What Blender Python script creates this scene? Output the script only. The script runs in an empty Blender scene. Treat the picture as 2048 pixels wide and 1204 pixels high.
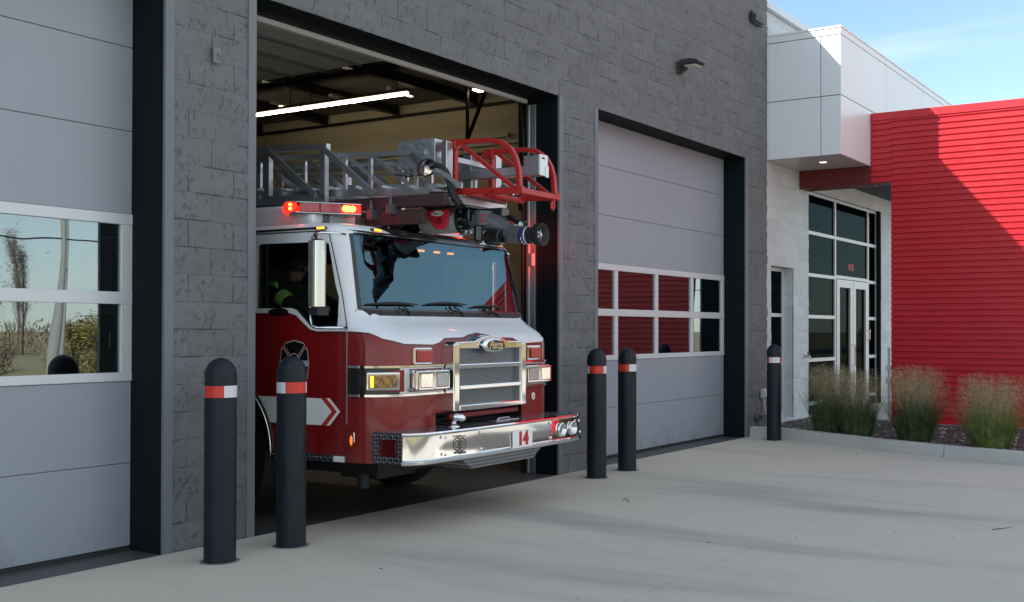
import bpy, bmesh, math, random
from mathutils import Vector, Matrix, noise
R=math.radians
random.seed(7)
sc=bpy.context.scene
C=sc.collection

# ------------------------------------------------------------------ camera
F_PX,CX,CY,YAW,PIT,ROLL=2178.23,1258.7,641.3,1.04012,0.009585,0.0012
CAM=Vector((-5.9009,-6.8845,1.6167))
def make_camera():
    cyw,syw=math.cos(YAW),math.sin(YAW); cp,sp=math.cos(PIT),math.sin(PIT)
    F=Vector((syw*cp,cyw*cp,sp)); Rt=Vector((cyw,-syw,0)); U=Rt.cross(F)
    R2=Rt*math.cos(ROLL)+U*math.sin(ROLL); U2=-Rt*math.sin(ROLL)+U*math.cos(ROLL)
    cd=bpy.data.cameras.new('camera'); co=bpy.data.objects.new('camera',cd); C.objects.link(co)
    m=Matrix((R2,U2,-F)).transposed().to_4x4(); m.translation=CAM; co.matrix_world=m
    cd.sensor_width=36; cd.lens=36*F_PX/2048
    cd.shift_x=(1024-CX)/2048; cd.shift_y=(CY-602)/2048
    cd.clip_start=.05; cd.clip_end=3000
    sc.camera=co
make_camera()
# ------------------------------------------------------------------ light
SUN_TO=Vector((-1,.784,.913)).normalized()
elev=math.asin(SUN_TO.z); az=math.atan2(SUN_TO.x,SUN_TO.y)
sd=bpy.data.lights.new('sun','SUN'); sd.energy=3.4; sd.angle=R(.5); sd.color=(1,.93,.84)
so=bpy.data.objects.new('sun',sd); C.objects.link(so); so.rotation_euler=SUN_TO.to_track_quat('Z','Y').to_euler()
sc.view_settings.view_transform='Standard'; sc.view_settings.look='None'; sc.view_settings.exposure=1.2; sc.view_settings.gamma=1
sc.view_settings.use_curve_mapping=False

# ------------------------------------------------------------------ node expressions
class E:
    def __init__(s,nt,sock): s.nt=nt; s.k=sock
    def _m(s,op,o=None,o2=None):
        n=s.nt.nodes.new('ShaderNodeMath'); n.operation=op
        s.nt.links.new(s.k,n.inputs[0])
        for i,q in ((1,o),(2,o2)):
            if q is None: continue
            if isinstance(q,E): s.nt.links.new(q.k,n.inputs[i])
            else: n.inputs[i].default_value=q
        return E(s.nt,n.outputs[0])
    def __add__(s,o): return s._m('ADD',o)
    __radd__=__add__
    def __sub__(s,o): return s._m('SUBTRACT',o)
    def __rsub__(s,o): return s._m('MULTIPLY',-1)._m('ADD',o)
    def __mul__(s,o): return s._m('MULTIPLY',o)
    __rmul__=__mul__
    def __truediv__(s,o): return s._m('DIVIDE',o)
    def gt(s,o): return s._m('GREATER_THAN',o)
    def lt(s,o): return s._m('LESS_THAN',o)
    def abs(s): return s._m('ABSOLUTE')
    def frac(s): return s._m('FRACT')
    def floor(s): return s._m('FLOOR')
    def sin(s): return s._m('SINE')
    def sqrt(s): return s._m('SQRT')
    def mod(s,o): return s._m('FLOORED_MODULO',o)
    def max(s,o): return s._m('MAXIMUM',o)
    def min(s,o): return s._m('MINIMUM',o)
    def clamp(s): n=s._m('ADD',0.0); n.k.node.use_clamp=True; return n
    def step(s,a,b):
        n=s.nt.nodes.new('ShaderNodeMapRange'); n.interpolation_type='SMOOTHSTEP'
        s.nt.links.new(s.k,n.inputs[0]); n.inputs[1].default_value=a; n.inputs[2].default_value=b
        return E(s.nt,n.outputs[0])
class Mat:
    def __init__(s,name,base=(.5,.5,.5),rough=.5,metal=0,**kw):
        s.m=bpy.data.materials.new(name); s.m.use_nodes=True; s.nt=s.m.node_tree
        s.b=s.nt.nodes['Principled BSDF']
        s.b.inputs['Base Color'].default_value=(*base,1); s.b.inputs['Roughness'].default_value=rough
        s.b.inputs['Metallic'].default_value=metal
        for k,v in kw.items():
            s.b.inputs[k.replace('_',' ')].default_value=v
        s._o=None
    def xyz(s):
        if s._o is None:
            tc=s.nt.nodes.new('ShaderNodeTexCoord'); s.vec=tc.outputs['Object']
            sp=s.nt.nodes.new('ShaderNodeSeparateXYZ'); s.nt.links.new(s.vec,sp.inputs[0])
            s._o=[E(s.nt,sp.outputs[i]) for i in range(3)]
        return s._o
    def comb(s,x,y,z):
        n=s.nt.nodes.new('ShaderNodeCombineXYZ')
        for i,q in enumerate((x,y,z)):
            if isinstance(q,E): s.nt.links.new(q.k,n.inputs[i])
            else: n.inputs[i].default_value=q
        return n.outputs[0]
    def noise(s,scale=5,detail=4,rough=.55,vec=None,stretch=None):
        s.xyz(); v=vec or s.vec
        if stretch:
            mp=s.nt.nodes.new('ShaderNodeMapping'); mp.inputs['Scale'].default_value=stretch
            s.nt.links.new(v,mp.inputs[0]); v=mp.outputs[0]
        n=s.nt.nodes.new('ShaderNodeTexNoise'); n.inputs['Scale'].default_value=scale
        n.inputs['Detail'].default_value=detail; n.inputs['Roughness'].default_value=rough
        s.nt.links.new(v,n.inputs['Vector']); return E(s.nt,n.outputs['Fac'])
    def mixc(s,f,a,b):
        n=s.nt.nodes.new('ShaderNodeMix'); n.data_type='RGBA'
        s.nt.links.new(f.k,n.inputs[0])
        for i,q in ((6,a),(7,b)):
            if isinstance(q,tuple): n.inputs[i].default_value=(*q,1)
            else: s.nt.links.new(q,n.inputs[i])
        return n.outputs[2]
    def color(s,sock): s.nt.links.new(sock,s.b.inputs['Base Color']); return s
    def rough(s,e): s.nt.links.new(e.k,s.b.inputs['Roughness']); return s
    def bump(s,e,strength=.3,dist=.01):
        n=s.nt.nodes.new('ShaderNodeBump'); n.inputs['Strength'].default_value=strength; n.inputs['Distance'].default_value=dist
        s.nt.links.new(e.k,n.inputs['Height'])
        old=s.b.inputs['Normal']
        if old.is_linked: s.nt.links.new(old.links[0].from_socket,n.inputs['Normal'])
        s.nt.links.new(n.outputs[0],old); return s

# ------------------------------------------------------------------ world
def make_world():
    w=bpy.data.worlds.new('World'); sc.world=w; w.use_nodes=True; nt=w.node_tree
    bg=nt.nodes['Background']
    sky=nt.nodes.new('ShaderNodeTexSky'); sky.sky_type='NISHITA'; sky.sun_disc=False
    sky.sun_elevation=elev; sky.sun_rotation=az; sky.air_density=1.0; sky.dust_density=.35; sky.ozone_density=1.0
    tc=nt.nodes.new('ShaderNodeTexCoord')
    sp=nt.nodes.new('ShaderNodeSeparateXYZ'); nt.links.new(tc.outputs['Generated'],sp.inputs[0])
    x,y,z=[E(nt,sp.outputs[i]) for i in range(3)]
    zz=z.max(.03)+.12
    cb=nt.nodes.new('ShaderNodeCombineXYZ')
    nt.links.new((x/zz).k,cb.inputs[0]); nt.links.new((y/zz).k,cb.inputs[1]); cb.inputs[2].default_value=0
    mp=nt.nodes.new('ShaderNodeMapping'); mp.inputs['Rotation'].default_value=(0,0,R(35)); mp.inputs['Scale'].default_value=(.9,.38,1)
    nt.links.new(cb.outputs[0],mp.inputs[0])
    n=nt.nodes.new('ShaderNodeTexNoise'); n.inputs['Scale'].default_value=2.1; n.inputs['Detail'].default_value=8; n.inputs['Roughness'].default_value=.6
    n.inputs['Distortion'].default_value=.5
    nt.links.new(mp.outputs[0],n.inputs['Vector'])
    f=E(nt,n.outputs['Fac']).step(.44,.78)*.42
    veil=(y*-1.0).step(-.35,.75)*.62; f=(f+veil-f*veil).clamp()
    mx=nt.nodes.new('ShaderNodeMix'); mx.data_type='RGBA'
    nt.links.new(f.k,mx.inputs[0]); nt.links.new(sky.outputs[0],mx.inputs[6]); mx.inputs[7].default_value=(5.7,5.72,5.75,1)
    tn=nt.nodes.new('ShaderNodeMix'); tn.data_type='RGBA'; tn.blend_type='MULTIPLY'; tn.inputs[0].default_value=1
    nt.links.new(mx.outputs[2],tn.inputs[6]); tn.inputs[7].default_value=(.93,.99,.985,1); nt.links.new(tn.outputs[2],bg.inputs[0]); bg.inputs[1].default_value=.105
make_world()

# ------------------------------------------------------------------ mesh helpers
class MB:
    def __init__(s): s.v=[]; s.f=[]; s.mi=[]
    def add(s,vs,fs,mi=0):
        o=len(s.v); s.v+= [tuple(p) for p in vs]; s.f+=[tuple(i+o for i in f) for f in fs]; s.mi+=[mi]*len(fs); return s
    def box(s,x0,x1,y0,y1,z0,z1,mi=0,mat=None):
        vs=[Vector((x,y,z)) for z in(z0,z1) for y in(y0,y1) for x in(x0,x1)]
        if mat: vs=[mat@p for p in vs]
        return s.add(vs,[(0,2,3,1),(4,5,7,6),(0,1,5,4),(2,6,7,3),(0,4,6,2),(1,3,7,5)],mi)
    def bar(s,a,b,w,h=None,mi=0,up=(0,0,1)):
        a=Vector(a);b=Vector(b);h=h or w;d=(b-a);L=d.length;d.normalize();u=Vector(up)
        if abs(d.dot(u))>.98:u=Vector((0,1,0))
        sx=d.cross(u).normalized();sz=sx.cross(d)
        vs=[]
        for p in(a,b):
            for i,j in((-1,-1),(1,-1),(1,1),(-1,1)): vs.append(p+sx*(i*w/2)+sz*(j*h/2))
        return s.add(vs,[(3,2,1,0),(4,5,6,7),(0,1,5,4),(1,2,6,5),(2,3,7,6),(3,0,4,7)],mi)
    def cyl(s,a,b,r0,r1=None,n=16,mi=0,cap=True):
        a=Vector(a);b=Vector(b);r1=r0 if r1 is None else r1;d=(b-a).normalized();u=Vector((0,0,1))
        if abs(d.z)>.95:u=Vector((1,0,0))
        e1=d.cross(u).normalized();e2=d.cross(e1)
        vs=[];
        for p,r in((a,r0),(b,r1)):
            for i in range(n):
                t=2*math.pi*i/n; vs.append(p+e1*(r*math.cos(t))+e2*(r*math.sin(t)))
        fs=[(i,(i+1)%n,n+(i+1)%n,n+i) for i in range(n)]
        if cap: fs+=[tuple(range(n))[::-1],tuple(range(n,2*n))]
        return s.add(vs,fs,mi)
    def tube(s,pts,r,n=8,mi=0):
        pts=[Vector(p) for p in pts];vs=[];fs=[];prev=None
        for k,p in enumerate(pts):
            d=(pts[min(k+1,len(pts)-1)]-pts[max(k-1,0)]).normalized()
            if prev is None:
                u=Vector((0,0,1)) if abs(d.z)<.9 else Vector((1,0,0)); e1=d.cross(u).normalized()
            else: e1=(prev-d*prev.dot(d)).normalized()
            prev=e1;e2=d.cross(e1);rr=r[k] if isinstance(r,(list,tuple)) else r
            for i in range(n):
                t=2*math.pi*i/n; vs.append(p+e1*(rr*math.cos(t))+e2*(rr*math.sin(t)))
        for k in range(len(pts)-1):
            for i in range(n): fs.append((k*n+i,k*n+(i+1)%n,(k+1)*n+(i+1)%n,(k+1)*n+i))
        fs+=[tuple(range(n))[::-1],tuple(range((len(pts)-1)*n,len(pts)*n))]
        return s.add(vs,fs,mi)
    def lathe(s,prof,o=(0,0,0),ax='z',n=24,mi=0):
        vs=[];fs=[];o=Vector(o)
        for r,h in prof:
            for i in range(n):
                t=2*math.pi*i/n;c,q=r*math.cos(t),r*math.sin(t)
                vs.append(o+(Vector((c,q,h)) if ax=='z' else Vector((c,h,q)) if ax=='y' else Vector((h,c,q))))
        for k in range(len(prof)-1):
            for i in range(n): fs.append((k*n+i,k*n+(i+1)%n,(k+1)*n+(i+1)%n,(k+1)*n+i))
        return s.add(vs,fs,mi)
    def prism(s,poly,a,b,ax='y',mi=0):
        # poly: 2D points; ax = extrusion axis
        def P(p,t): return {'y':(p[0],t,p[1]),'x':(t,p[0],p[1]),'z':(p[0],p[1],t)}[ax]
        n=len(poly);vs=[P(p,a) for p in poly]+[P(p,b) for p in poly]
        fs=[(i,(i+1)%n,n+(i+1)%n,n+i) for i in range(n)]+[tuple(range(n))[::-1],tuple(range(n,2*n))]
        return s.add(vs,fs,mi)
    def build(s,name,mats,parent=None,bevel=0,smooth=False,loc=None,rot=None,seg=2,fix=True):
        me=bpy.data.meshes.new(name); me.from_pydata(s.v,[],s.f)
        if not isinstance(mats,(list,tuple)): mats=[mats]
        for m in mats: me.materials.append(m.m if isinstance(m,Mat) else m)
        if len(mats)>1: me.polygons.foreach_set('material_index',s.mi)
        if fix:
            bm=bmesh.new(); bm.from_mesh(me); bmesh.ops.recalc_face_normals(bm,faces=bm.faces); bm.to_mesh(me); bm.free()
        if smooth: me.shade_smooth() if smooth is True else me.shade_smooth()
        me.update()
        o=bpy.data.objects.new(name,me); C.objects.link(o)
        if smooth=='auto':
            try: me.set_sharp_from_angle(angle=R(35))
            except Exception: pass
        if parent: o.parent=parent
        if loc: o.location=loc
        if rot: o.rotation_euler=rot
        if bevel:
            b=o.modifiers.new('bevel','BEVEL'); b.width=bevel; b.segments=seg; b.limit_method='ANGLE'; b.angle_limit=R(40); b.harden_normals=False
        return o
def tag(o,label=None,cat=None,group=None,kind=None):
    if label:o['label']=label
    if cat:o['category']=cat
    if group:o['group']=group
    if kind:o['kind']=kind
    return o
def empty(name,loc=(0,0,0),rz=0,label=None,cat=None,group=None):
    o=bpy.data.objects.new(name,None); C.objects.link(o); o.location=loc; o.rotation_euler=(0,0,rz); o.empty_display_size=.2
    return tag(o,label,cat,group)
def dup(root,loc,rz,label=None,group=None):
    r=root.copy(); C.objects.link(r); r.location=loc; r.rotation_euler=(0,0,rz)
    if label:r['label']=label
    if group:r['group']=group
    for ch in list(root.children):
        c=ch.copy(); C.objects.link(c); c.parent=r
        for g in ch.children:
            d=g.copy(); C.objects.link(d); d.parent=c
    return r
def text_obj(name,body,size,mat,parent,loc,rot,extrude=.002,shear=0,offset=0,align='CENTER',sx=1):
    cu=bpy.data.curves.new(name,'FONT'); cu.body=body; cu.size=size; cu.extrude=extrude; cu.shear=shear; cu.offset=offset
    cu.align_x=align; cu.align_y='CENTER'; cu.resolution_u=4; cu.space_character=1.12 if body=='14' else 1
    t=bpy.data.objects.new(name,cu); C.objects.link(t)
    dg=bpy.context.evaluated_depsgraph_get(); me=bpy.data.meshes.new_from_object(t.evaluated_get(dg)); me.name=name
    C.objects.unlink(t); bpy.data.objects.remove(t)
    me.materials.clear(); me.materials.append(mat.m)
    o=bpy.data.objects.new(name,me); C.objects.link(o); o.location=loc; o.rotation_euler=rot; o.scale=(sx,1,1)
    if parent:o.parent=parent
    return o

# ------------------------------------------------------------------ materials
def block_mat(name,base,var=.16,joint=.85,bw=.4064,bh=.2032,rough=.8,pit_shade=.55,bmp=.55):
    m=Mat(name,base,rough); x,y,z=m.xyz()
    n1=m.noise(1.3,3); n2=m.noise(34,5,.7); n3=m.noise(9,4,.6)
    row=(z/bh).floor(); xs=x+row.mod(2.0)*(bw/2)
    fx=(xs/bw).frac(); fz=(z/bh).frac()
    dx=(fx.min(1.0-fx))*bw; dz=(fz.min(1.0-fz))*bh
    br=m.noise(2.7,2,.5)        # joints come and go under the paint
    jx=(1.0-dx.step(.001,.006))*m.noise(4.1,2).step(.42,.56); jz=(1.0-dz.step(.001,.006))*br.step(.46,.60)
    jf=(1.0-dx.step(.0005,.004)).max(1.0-dz.step(.0005,.004))*.20
    j=(jx.max(jz)*joint).max(jf)
    hb=((((xs/bw).floor()*12.9898+row*78.233).sin())*43758.5).frac()
    pit=n3.step(.60,.74)*pit_shade*n2.step(.42,.6)
    f=(n1-.5)*var*2+(n2-.5)*.12
    a=tuple(c*.72 for c in base); b=tuple(min(1,c*1.28) for c in base)
    c1=m.mixc((f+.5+(hb-.5)*.22).clamp(),a,b)
    c2=m.mixc((j*.85).clamp(),c1,tuple(c*.22 for c in base))
    n5=m.noise(30,3,.6,stretch=(1,1,.55)); pk=n5.step(.56,.62)*m.noise(5.5,2).step(.44,.55)
    c2=m.mixc((pk*pit_shade).clamp(),c2,tuple(c*.38 for c in base))  # small pits: their shade is painted into the block colour
    n6=m.noise(15,4,.7); c2=m.mixc((n6.step(.36,.50)*-1.0+1.0).clamp()*(.42*pit_shade),c2,tuple(c*.55 for c in base))  # broader hollows of the relief, shade painted into the colour too
    m.color(c2)
    m.bump(n2*.45+n3*1.1+n6*.6-j*1.2-pit*.8-pk*.5*pit_shade,bmp*1.25,.016)
    return m
M={}
M['block']=block_mat('painted_charcoal_block',(.150,.151,.163))
M['wblock']=block_mat('painted_white_block',(.58,.60,.62),var=.06,joint=.45,rough=.75,pit_shade=.25,bmp=.4)
M['tanblock']=block_mat('tan_interior_block',(.46,.43,.29),var=.05,joint=.3,pit_shade=.1,bmp=.2)
M['trim']=Mat('charcoal_steel_trim',(.15,.165,.185),.5)
M['black']=Mat('black_frame',(.006,.010,.012),.6,0,Specular_IOR_Level=.12)
m=Mat('door_panel',(.33,.345,.375),.42); x,y,z=m.xyz()
ribs=(z*(2*math.pi/.05)).sin(); m.bump(ribs*.5+m.noise(60,2)*.15,.045,.004)
m.color(m.mixc(m.noise(.8,4).clamp(),(.27,.30,.35),(.32,.35,.40)))
x,y,z=m.xyz(); dirt=(1.0-z.step(.02,.42))*m.noise(7,4,.6,stretch=(1,1,.4)).step(.45,.75)*.5; m.color(m.mixc(dirt.clamp(),m.b.inputs['Base Color'].links[0].from_socket,(.16,.15,.135))); m.bump(m.noise(.9,2,.4),.12,.03); M['door']=m
M['alu']=Mat('door_frame_aluminium',(.62,.64,.67),.38,.15)
M['seam']=Mat('door_seam_backing',(.17,.18,.20),.7)  # grey backing that shows in the gaps between door sections
M['sill']=Mat('dark_seal',(.02,.022,.025),.7)
m=Mat('white_composite_panel',(.76,.77,.80),.28,0,Specular_IOR_Level=.6); M['panel']=m
M['panel'].bump(M['panel'].noise(.8,2,.4),.10,.03)
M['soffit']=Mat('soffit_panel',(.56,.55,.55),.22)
M['gap']=Mat('dark_gap',(.03,.035,.045),.8)
m=Mat('red_metal_siding',(.47,.010,.028),.34,0,Specular_IOR_Level=.55)
m.color(m.mixc(m.noise(1.1,3).clamp(),(.50,.010,.020),(.58,.013,.025))); M['red']=m
x_=M['red']; x_.bump(x_.noise(1.2,2,.4,stretch=(1,1,.3)),.12,.03); x_.rough(x_.noise(2.5,4)*.3+.22)
M['redbeam']=Mat('dark_red_steel',(.13,.010,.011),.5)
m=Mat('concrete_apron',(.4,.39,.37),.85); x,y,z=m.xyz()
n1=m.noise(1.0,4,.55,stretch=(.75,.16,1)); n2=m.noise(.35,3,.5); n3=m.noise(55,4,.7); n4=m.noise(3.5,5,.65,stretch=(1,.45,1)); n5=m.noise(14,2,.4)
f=(n1.step(.52,.74)*.48+n4.step(.52,.78)*.18)
c=m.mixc(n2.clamp(),(.62,.565,.465),(.53,.49,.415))
c=m.mixc(f.clamp(),c,(.20,.19,.185))
c=m.mixc((n3.step(.3,.8)*.16).clamp(),c,(.25,.24,.23))
spot=n5.step(.735,.76)*n2.step(.4,.6)*.5
c=m.mixc(spot.clamp(),c,(.12,.11,.10))
wob=(m.noise(2.2,3)-.5)*.03
jl=(1.0-((y+3.56+wob).abs()).step(.002,.007))*(x.lt(4.4))*.32
jl2=(1.0-((y+7.6+wob).abs()).step(.003,.009))*.6
jl3=(1.0-((y+12.2+wob).abs()).step(.003,.009))*.6
c=m.mixc((jl.max(jl2).max(jl3)).clamp(),c,(.16,.155,.15)); m.color(c); m.bump(n3*.5-jl*2.0,.25,.004); M['concrete']=m
m=Mat('kerb_concrete',(.47,.46,.44),.85); n3=m.noise(40,4,.7)
m.color(m.mixc(m.noise(2.5,4).clamp(),(.44,.42,.385),(.58,.555,.51))); m.bump(n3,.25,.006); M['kerb']=m
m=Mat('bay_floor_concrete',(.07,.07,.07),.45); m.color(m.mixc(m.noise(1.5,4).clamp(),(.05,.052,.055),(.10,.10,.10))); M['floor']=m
M['apronlip']=Mat('pale_slab_edge',(.55,.53,.48),.8)
M['darkceil']=Mat('ceiling_dark',(.13,.125,.11),.8)
M['rail']=Mat('black_rail',(.02,.02,.02),.45,.5)
M['galv']=Mat('galvanised_steel',(.45,.47,.5),.3,.85)
m=Mat('overhead_door_back',(.86,.84,.76),.5); x,y,z=m.xyz(); m.bump((y*(2*math.pi/.075)).sin(),.5,.006); M['doorback']=m
m=Mat('bollard_cover',(.018,.024,.036),.45,0,Specular_IOR_Level=.3); m.bump(m.noise(140,2),.12,.002)
m.color(m.mixc(m.noise(3,5).clamp(),(.005,.009,.014),(.011,.017,.026))); M['bollard']=m
x_=M['bollard']; sc_=x_.noise(26,5,.75,stretch=(1,1,.25)).step(.66,.74); x_.color(x_.mixc((sc_*.5).clamp(),x_.b.inputs['Base Color'].links[0].from_socket,(.09,.095,.10))); x_.rough(x_.noise(8,4)*.35+.30)
M['tapered']=Mat('red_reflective_tape',(.62,.035,.02),.3); M['tapewhite']=Mat('white_reflective_tape',(.66,.68,.70),.3)
def glass(name,refl,tint,gl=(1,1,1),rough=.0,wav=0.):
    m=Mat(name); nt=m.nt; nt.nodes.remove(m.b); out=nt.nodes['Material Output']
    g=nt.nodes.new('ShaderNodeBsdfGlossy'); g.inputs['Roughness'].default_value=rough; g.inputs['Color'].default_value=(*gl,1)
    t=nt.nodes.new('ShaderNodeBsdfTransparent'); t.inputs['Color'].default_value=(*tint,1)
    lw=nt.nodes.new('ShaderNodeLayerWeight'); lw.inputs['Blend'].default_value=.25
    f=(E(nt,lw.outputs['Fresnel'])*(.7 if refl>.02 else .16)+refl).clamp()
    mx=nt.nodes.new('ShaderNodeMixShader'); nt.links.new(f.k,mx.inputs[0]); nt.links.new(t.outputs[0],mx.inputs[1]); nt.links.new(g.outputs[0],mx.inputs[2])
    nt.links.new(mx.outputs[0],out.inputs[0])
    if wav:
        n=m.noise(1.6,1,.4,stretch=(1,1,.35)); b=nt.nodes.new('ShaderNodeBump'); b.inputs['Strength'].default_value=wav; b.inputs['Distance'].default_value=.02
        nt.links.new(n.k,b.inputs['Height']); nt.links.new(b.outputs[0],g.inputs['Normal'])
    return m
M['glass']=glass('window_glass',.25,(.55,.62,.62),gl=(.82,.92,1.0),wav=.25)
M['darkglass']=glass('storefront_glass',.008,(.12,.17,.18),gl=(.6,.75,.8))
M['shield']=glass('windscreen_glass',.20,(.26,.38,.39),gl=(.36,.62,.74))
M['sideglass']=glass('side_window_glass',.03,(.86,.92,.90))
def paint(name,base,var=None):
    return Mat(name,base,.35,0,Coat_Weight=.55,Coat_Roughness=.03,Specular_IOR_Level=.3)
M['tred']=paint('fire_red_paint',(.21,.007,.009))
M['twhite']=paint('white_paint',(.74,.76,.80))
M['chrome']=Mat('chrome',(.80,.80,.80),.045,1)
M['satin']=Mat('brushed_aluminium',(.50,.52,.55),.33,.9); M['satin'].bump(M['satin'].noise(40,2,stretch=(1,.05,1)),.1,.001)
M['ladder']=Mat('ladder_aluminium',(.55,.57,.60),.40,.8)
M['rubber']=Mat('black_rubber',(.012,.012,.013),.6)
M['blackp']=Mat('black_paint',(.008,.009,.010),.25,0,Coat_Weight=.4)
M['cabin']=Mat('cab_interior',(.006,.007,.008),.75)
M['basket']=Mat('ladder_tip_red',(.42,.018,.016),.33)
M['plate']=Mat('ladder_plate_red',(.60,.02,.04),.4)
M['nozzlegrey']=Mat('nozzle_grey',(.085,.09,.10),.4)
m=Mat('diamond_plate',(.55,.56,.58),.24,.9); 
def plate(m,ax):
    x,y,z=m.xyz(); a,b={'xz':(x,z),'yz':(y,z),'xy':(x,y)}[ax]; k=1/.03
    s=a*k;t=b*k; par=(s.floor()+t.floor()).mod(2.0); u=s.frac()-.5; v=t.frac()-.5
    sg=par*2.0-1.0; p=(u+v*sg)*.707; q=(v-u*sg)*.707
    d=(p/.48*p/.48)+(q/.14*q/.14); h=1.0-d.step(.35,1.0)
    m.bump(h,1.0,.004); m.color(m.mixc(h.clamp(),(.20,.21,.24),(.86,.86,.86))); return m
M['plate_yz']=plate(Mat('diamond_plate_side',(.5,.5,.5),.22,.9),'yz')
M['plate_xz']=plate(Mat('diamond_plate_front',(.5,.5,.5),.22,.9),'xz')
M['plate_xy']=plate(Mat('diamond_plate_top',(.5,.5,.5),.22,.9),'xy')
m=Mat('grille_mesh',(.2,.21,.24),.35,.8); x,y,z=m.xyz(); k=1/.024
s=x*k+z*k;t=x*k-z*k; u=(s.frac()-.5).abs();v=(t.frac()-.5).abs(); h=u.max(v).step(.26,.40)
m.color(m.mixc(h.clamp(),(.002,.003,.004),(.30,.34,.38))); m.bump(h,.8,.003); M['mesh']=m
def emis(name,col,st,base=(.5,.5,.5)):
    return Mat(name,base,.3,0,Emission_Color=(*col,1),Emission_Strength=st)
M['redlens']=Mat('red_lens',(.38,.006,.02),.15,0,Coat_Weight=1.)
M['redlit']=emis('red_beacon_lit',(1,.012,.005),1.25,(.5,.01,.01))
M['hotlit']=emis('beacon_hot',(1,.36,.04),3,(.9,.4,.1))
M['amberlit']=emis('amber_marker_lit',(1,.24,.015),2.6,(.8,.3,.05))
M['amber']=Mat('amber_lens',(.30,.14,.02),.25,0,Coat_Weight=1.); x_=M['amber']; x_.color(x_.mixc(x_.noise(60,2,.5,stretch=(1,1,.5)).step(.4,.6),(.16,.08,.012),(.42,.22,.04)))
M['head']=emis('headlamp_lens',(1,.82,.62),.22,(.6,.6,.58)); x_=M['head']; x_.color(x_.mixc(x_.noise(30,2,.4,stretch=(2.5,1,.6)).step(.35,.68),(.86,.80,.70),(.58,.48,.36))); M['headoff']=Mat('clear_lens',(.45,.48,.5),.12,.6); x_=M['headoff']; x_.bump(x_.noise(30,1,.4,stretch=(2.5,1,.6)),.25,.008)
M['tube']=emis('light_tube_lit',(1,.80,.58),9,(1,1,1))
M['ledoff']=Mat('led_lens',(.75,.72,.66),.4)
M['white']=Mat('white_vinyl',(.86,.86,.84),.5); M['numred']=Mat('number_red',(.50,.01,.03),.45); M['gold']=Mat('gold_leaf',(.62,.50,.30),.35,.6)
M['silver']=Mat('silver_vinyl',(.45,.36,.36),.4); M['blue']=Mat('blue_band',(.02,.03,.20),.4)
M['lamp']=Mat('bronze_fixture',(.035,.033,.033),.45); M['conduit']=Mat('pale_conduit',(.5,.52,.54),.5)
M['coat']=Mat('dark_turnout_coat',(.018,.018,.016),.9); M['lime']=Mat('lime_reflective',(.5,1.0,.10),.6); M['skin']=Mat('skin',(.42,.22,.15),.55,0)
M['hair']=Mat('dark_hair',(.01,.008,.006),.6); M['silvertape']=Mat('silver_tape',(.55,.6,.58),.5)

# ------------------------------------------------------------------ ground
g=MB(); g.add([(-1500,-1500,-.06),(1500,-1500,-.06),(1500,1500,-.06),(-1500,1500,-.06)],[(0,1,2,3)])
m=Mat('dry_field',(.30,.22,.11),.95); m.color(m.mixc(m.noise(.15,5).clamp(),(.36,.27,.14),(.22,.19,.09))); m.bump(m.noise(3,4),.5,.1); M['field']=m
tag(g.build('ground',M['field']),kind='structure')
a=MB(); a.box(-22,40,-19,-.015,-.05,0); tag(a.build('apron',M['concrete']),kind='structure')
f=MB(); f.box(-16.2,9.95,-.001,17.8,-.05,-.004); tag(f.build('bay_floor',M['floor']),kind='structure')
f=MB(); f.box(-16.2,10.4,-.0145,-.0015,-.05,-.001); tag(f.build('apron_edge',M['apronlip']),kind='structure')

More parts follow.
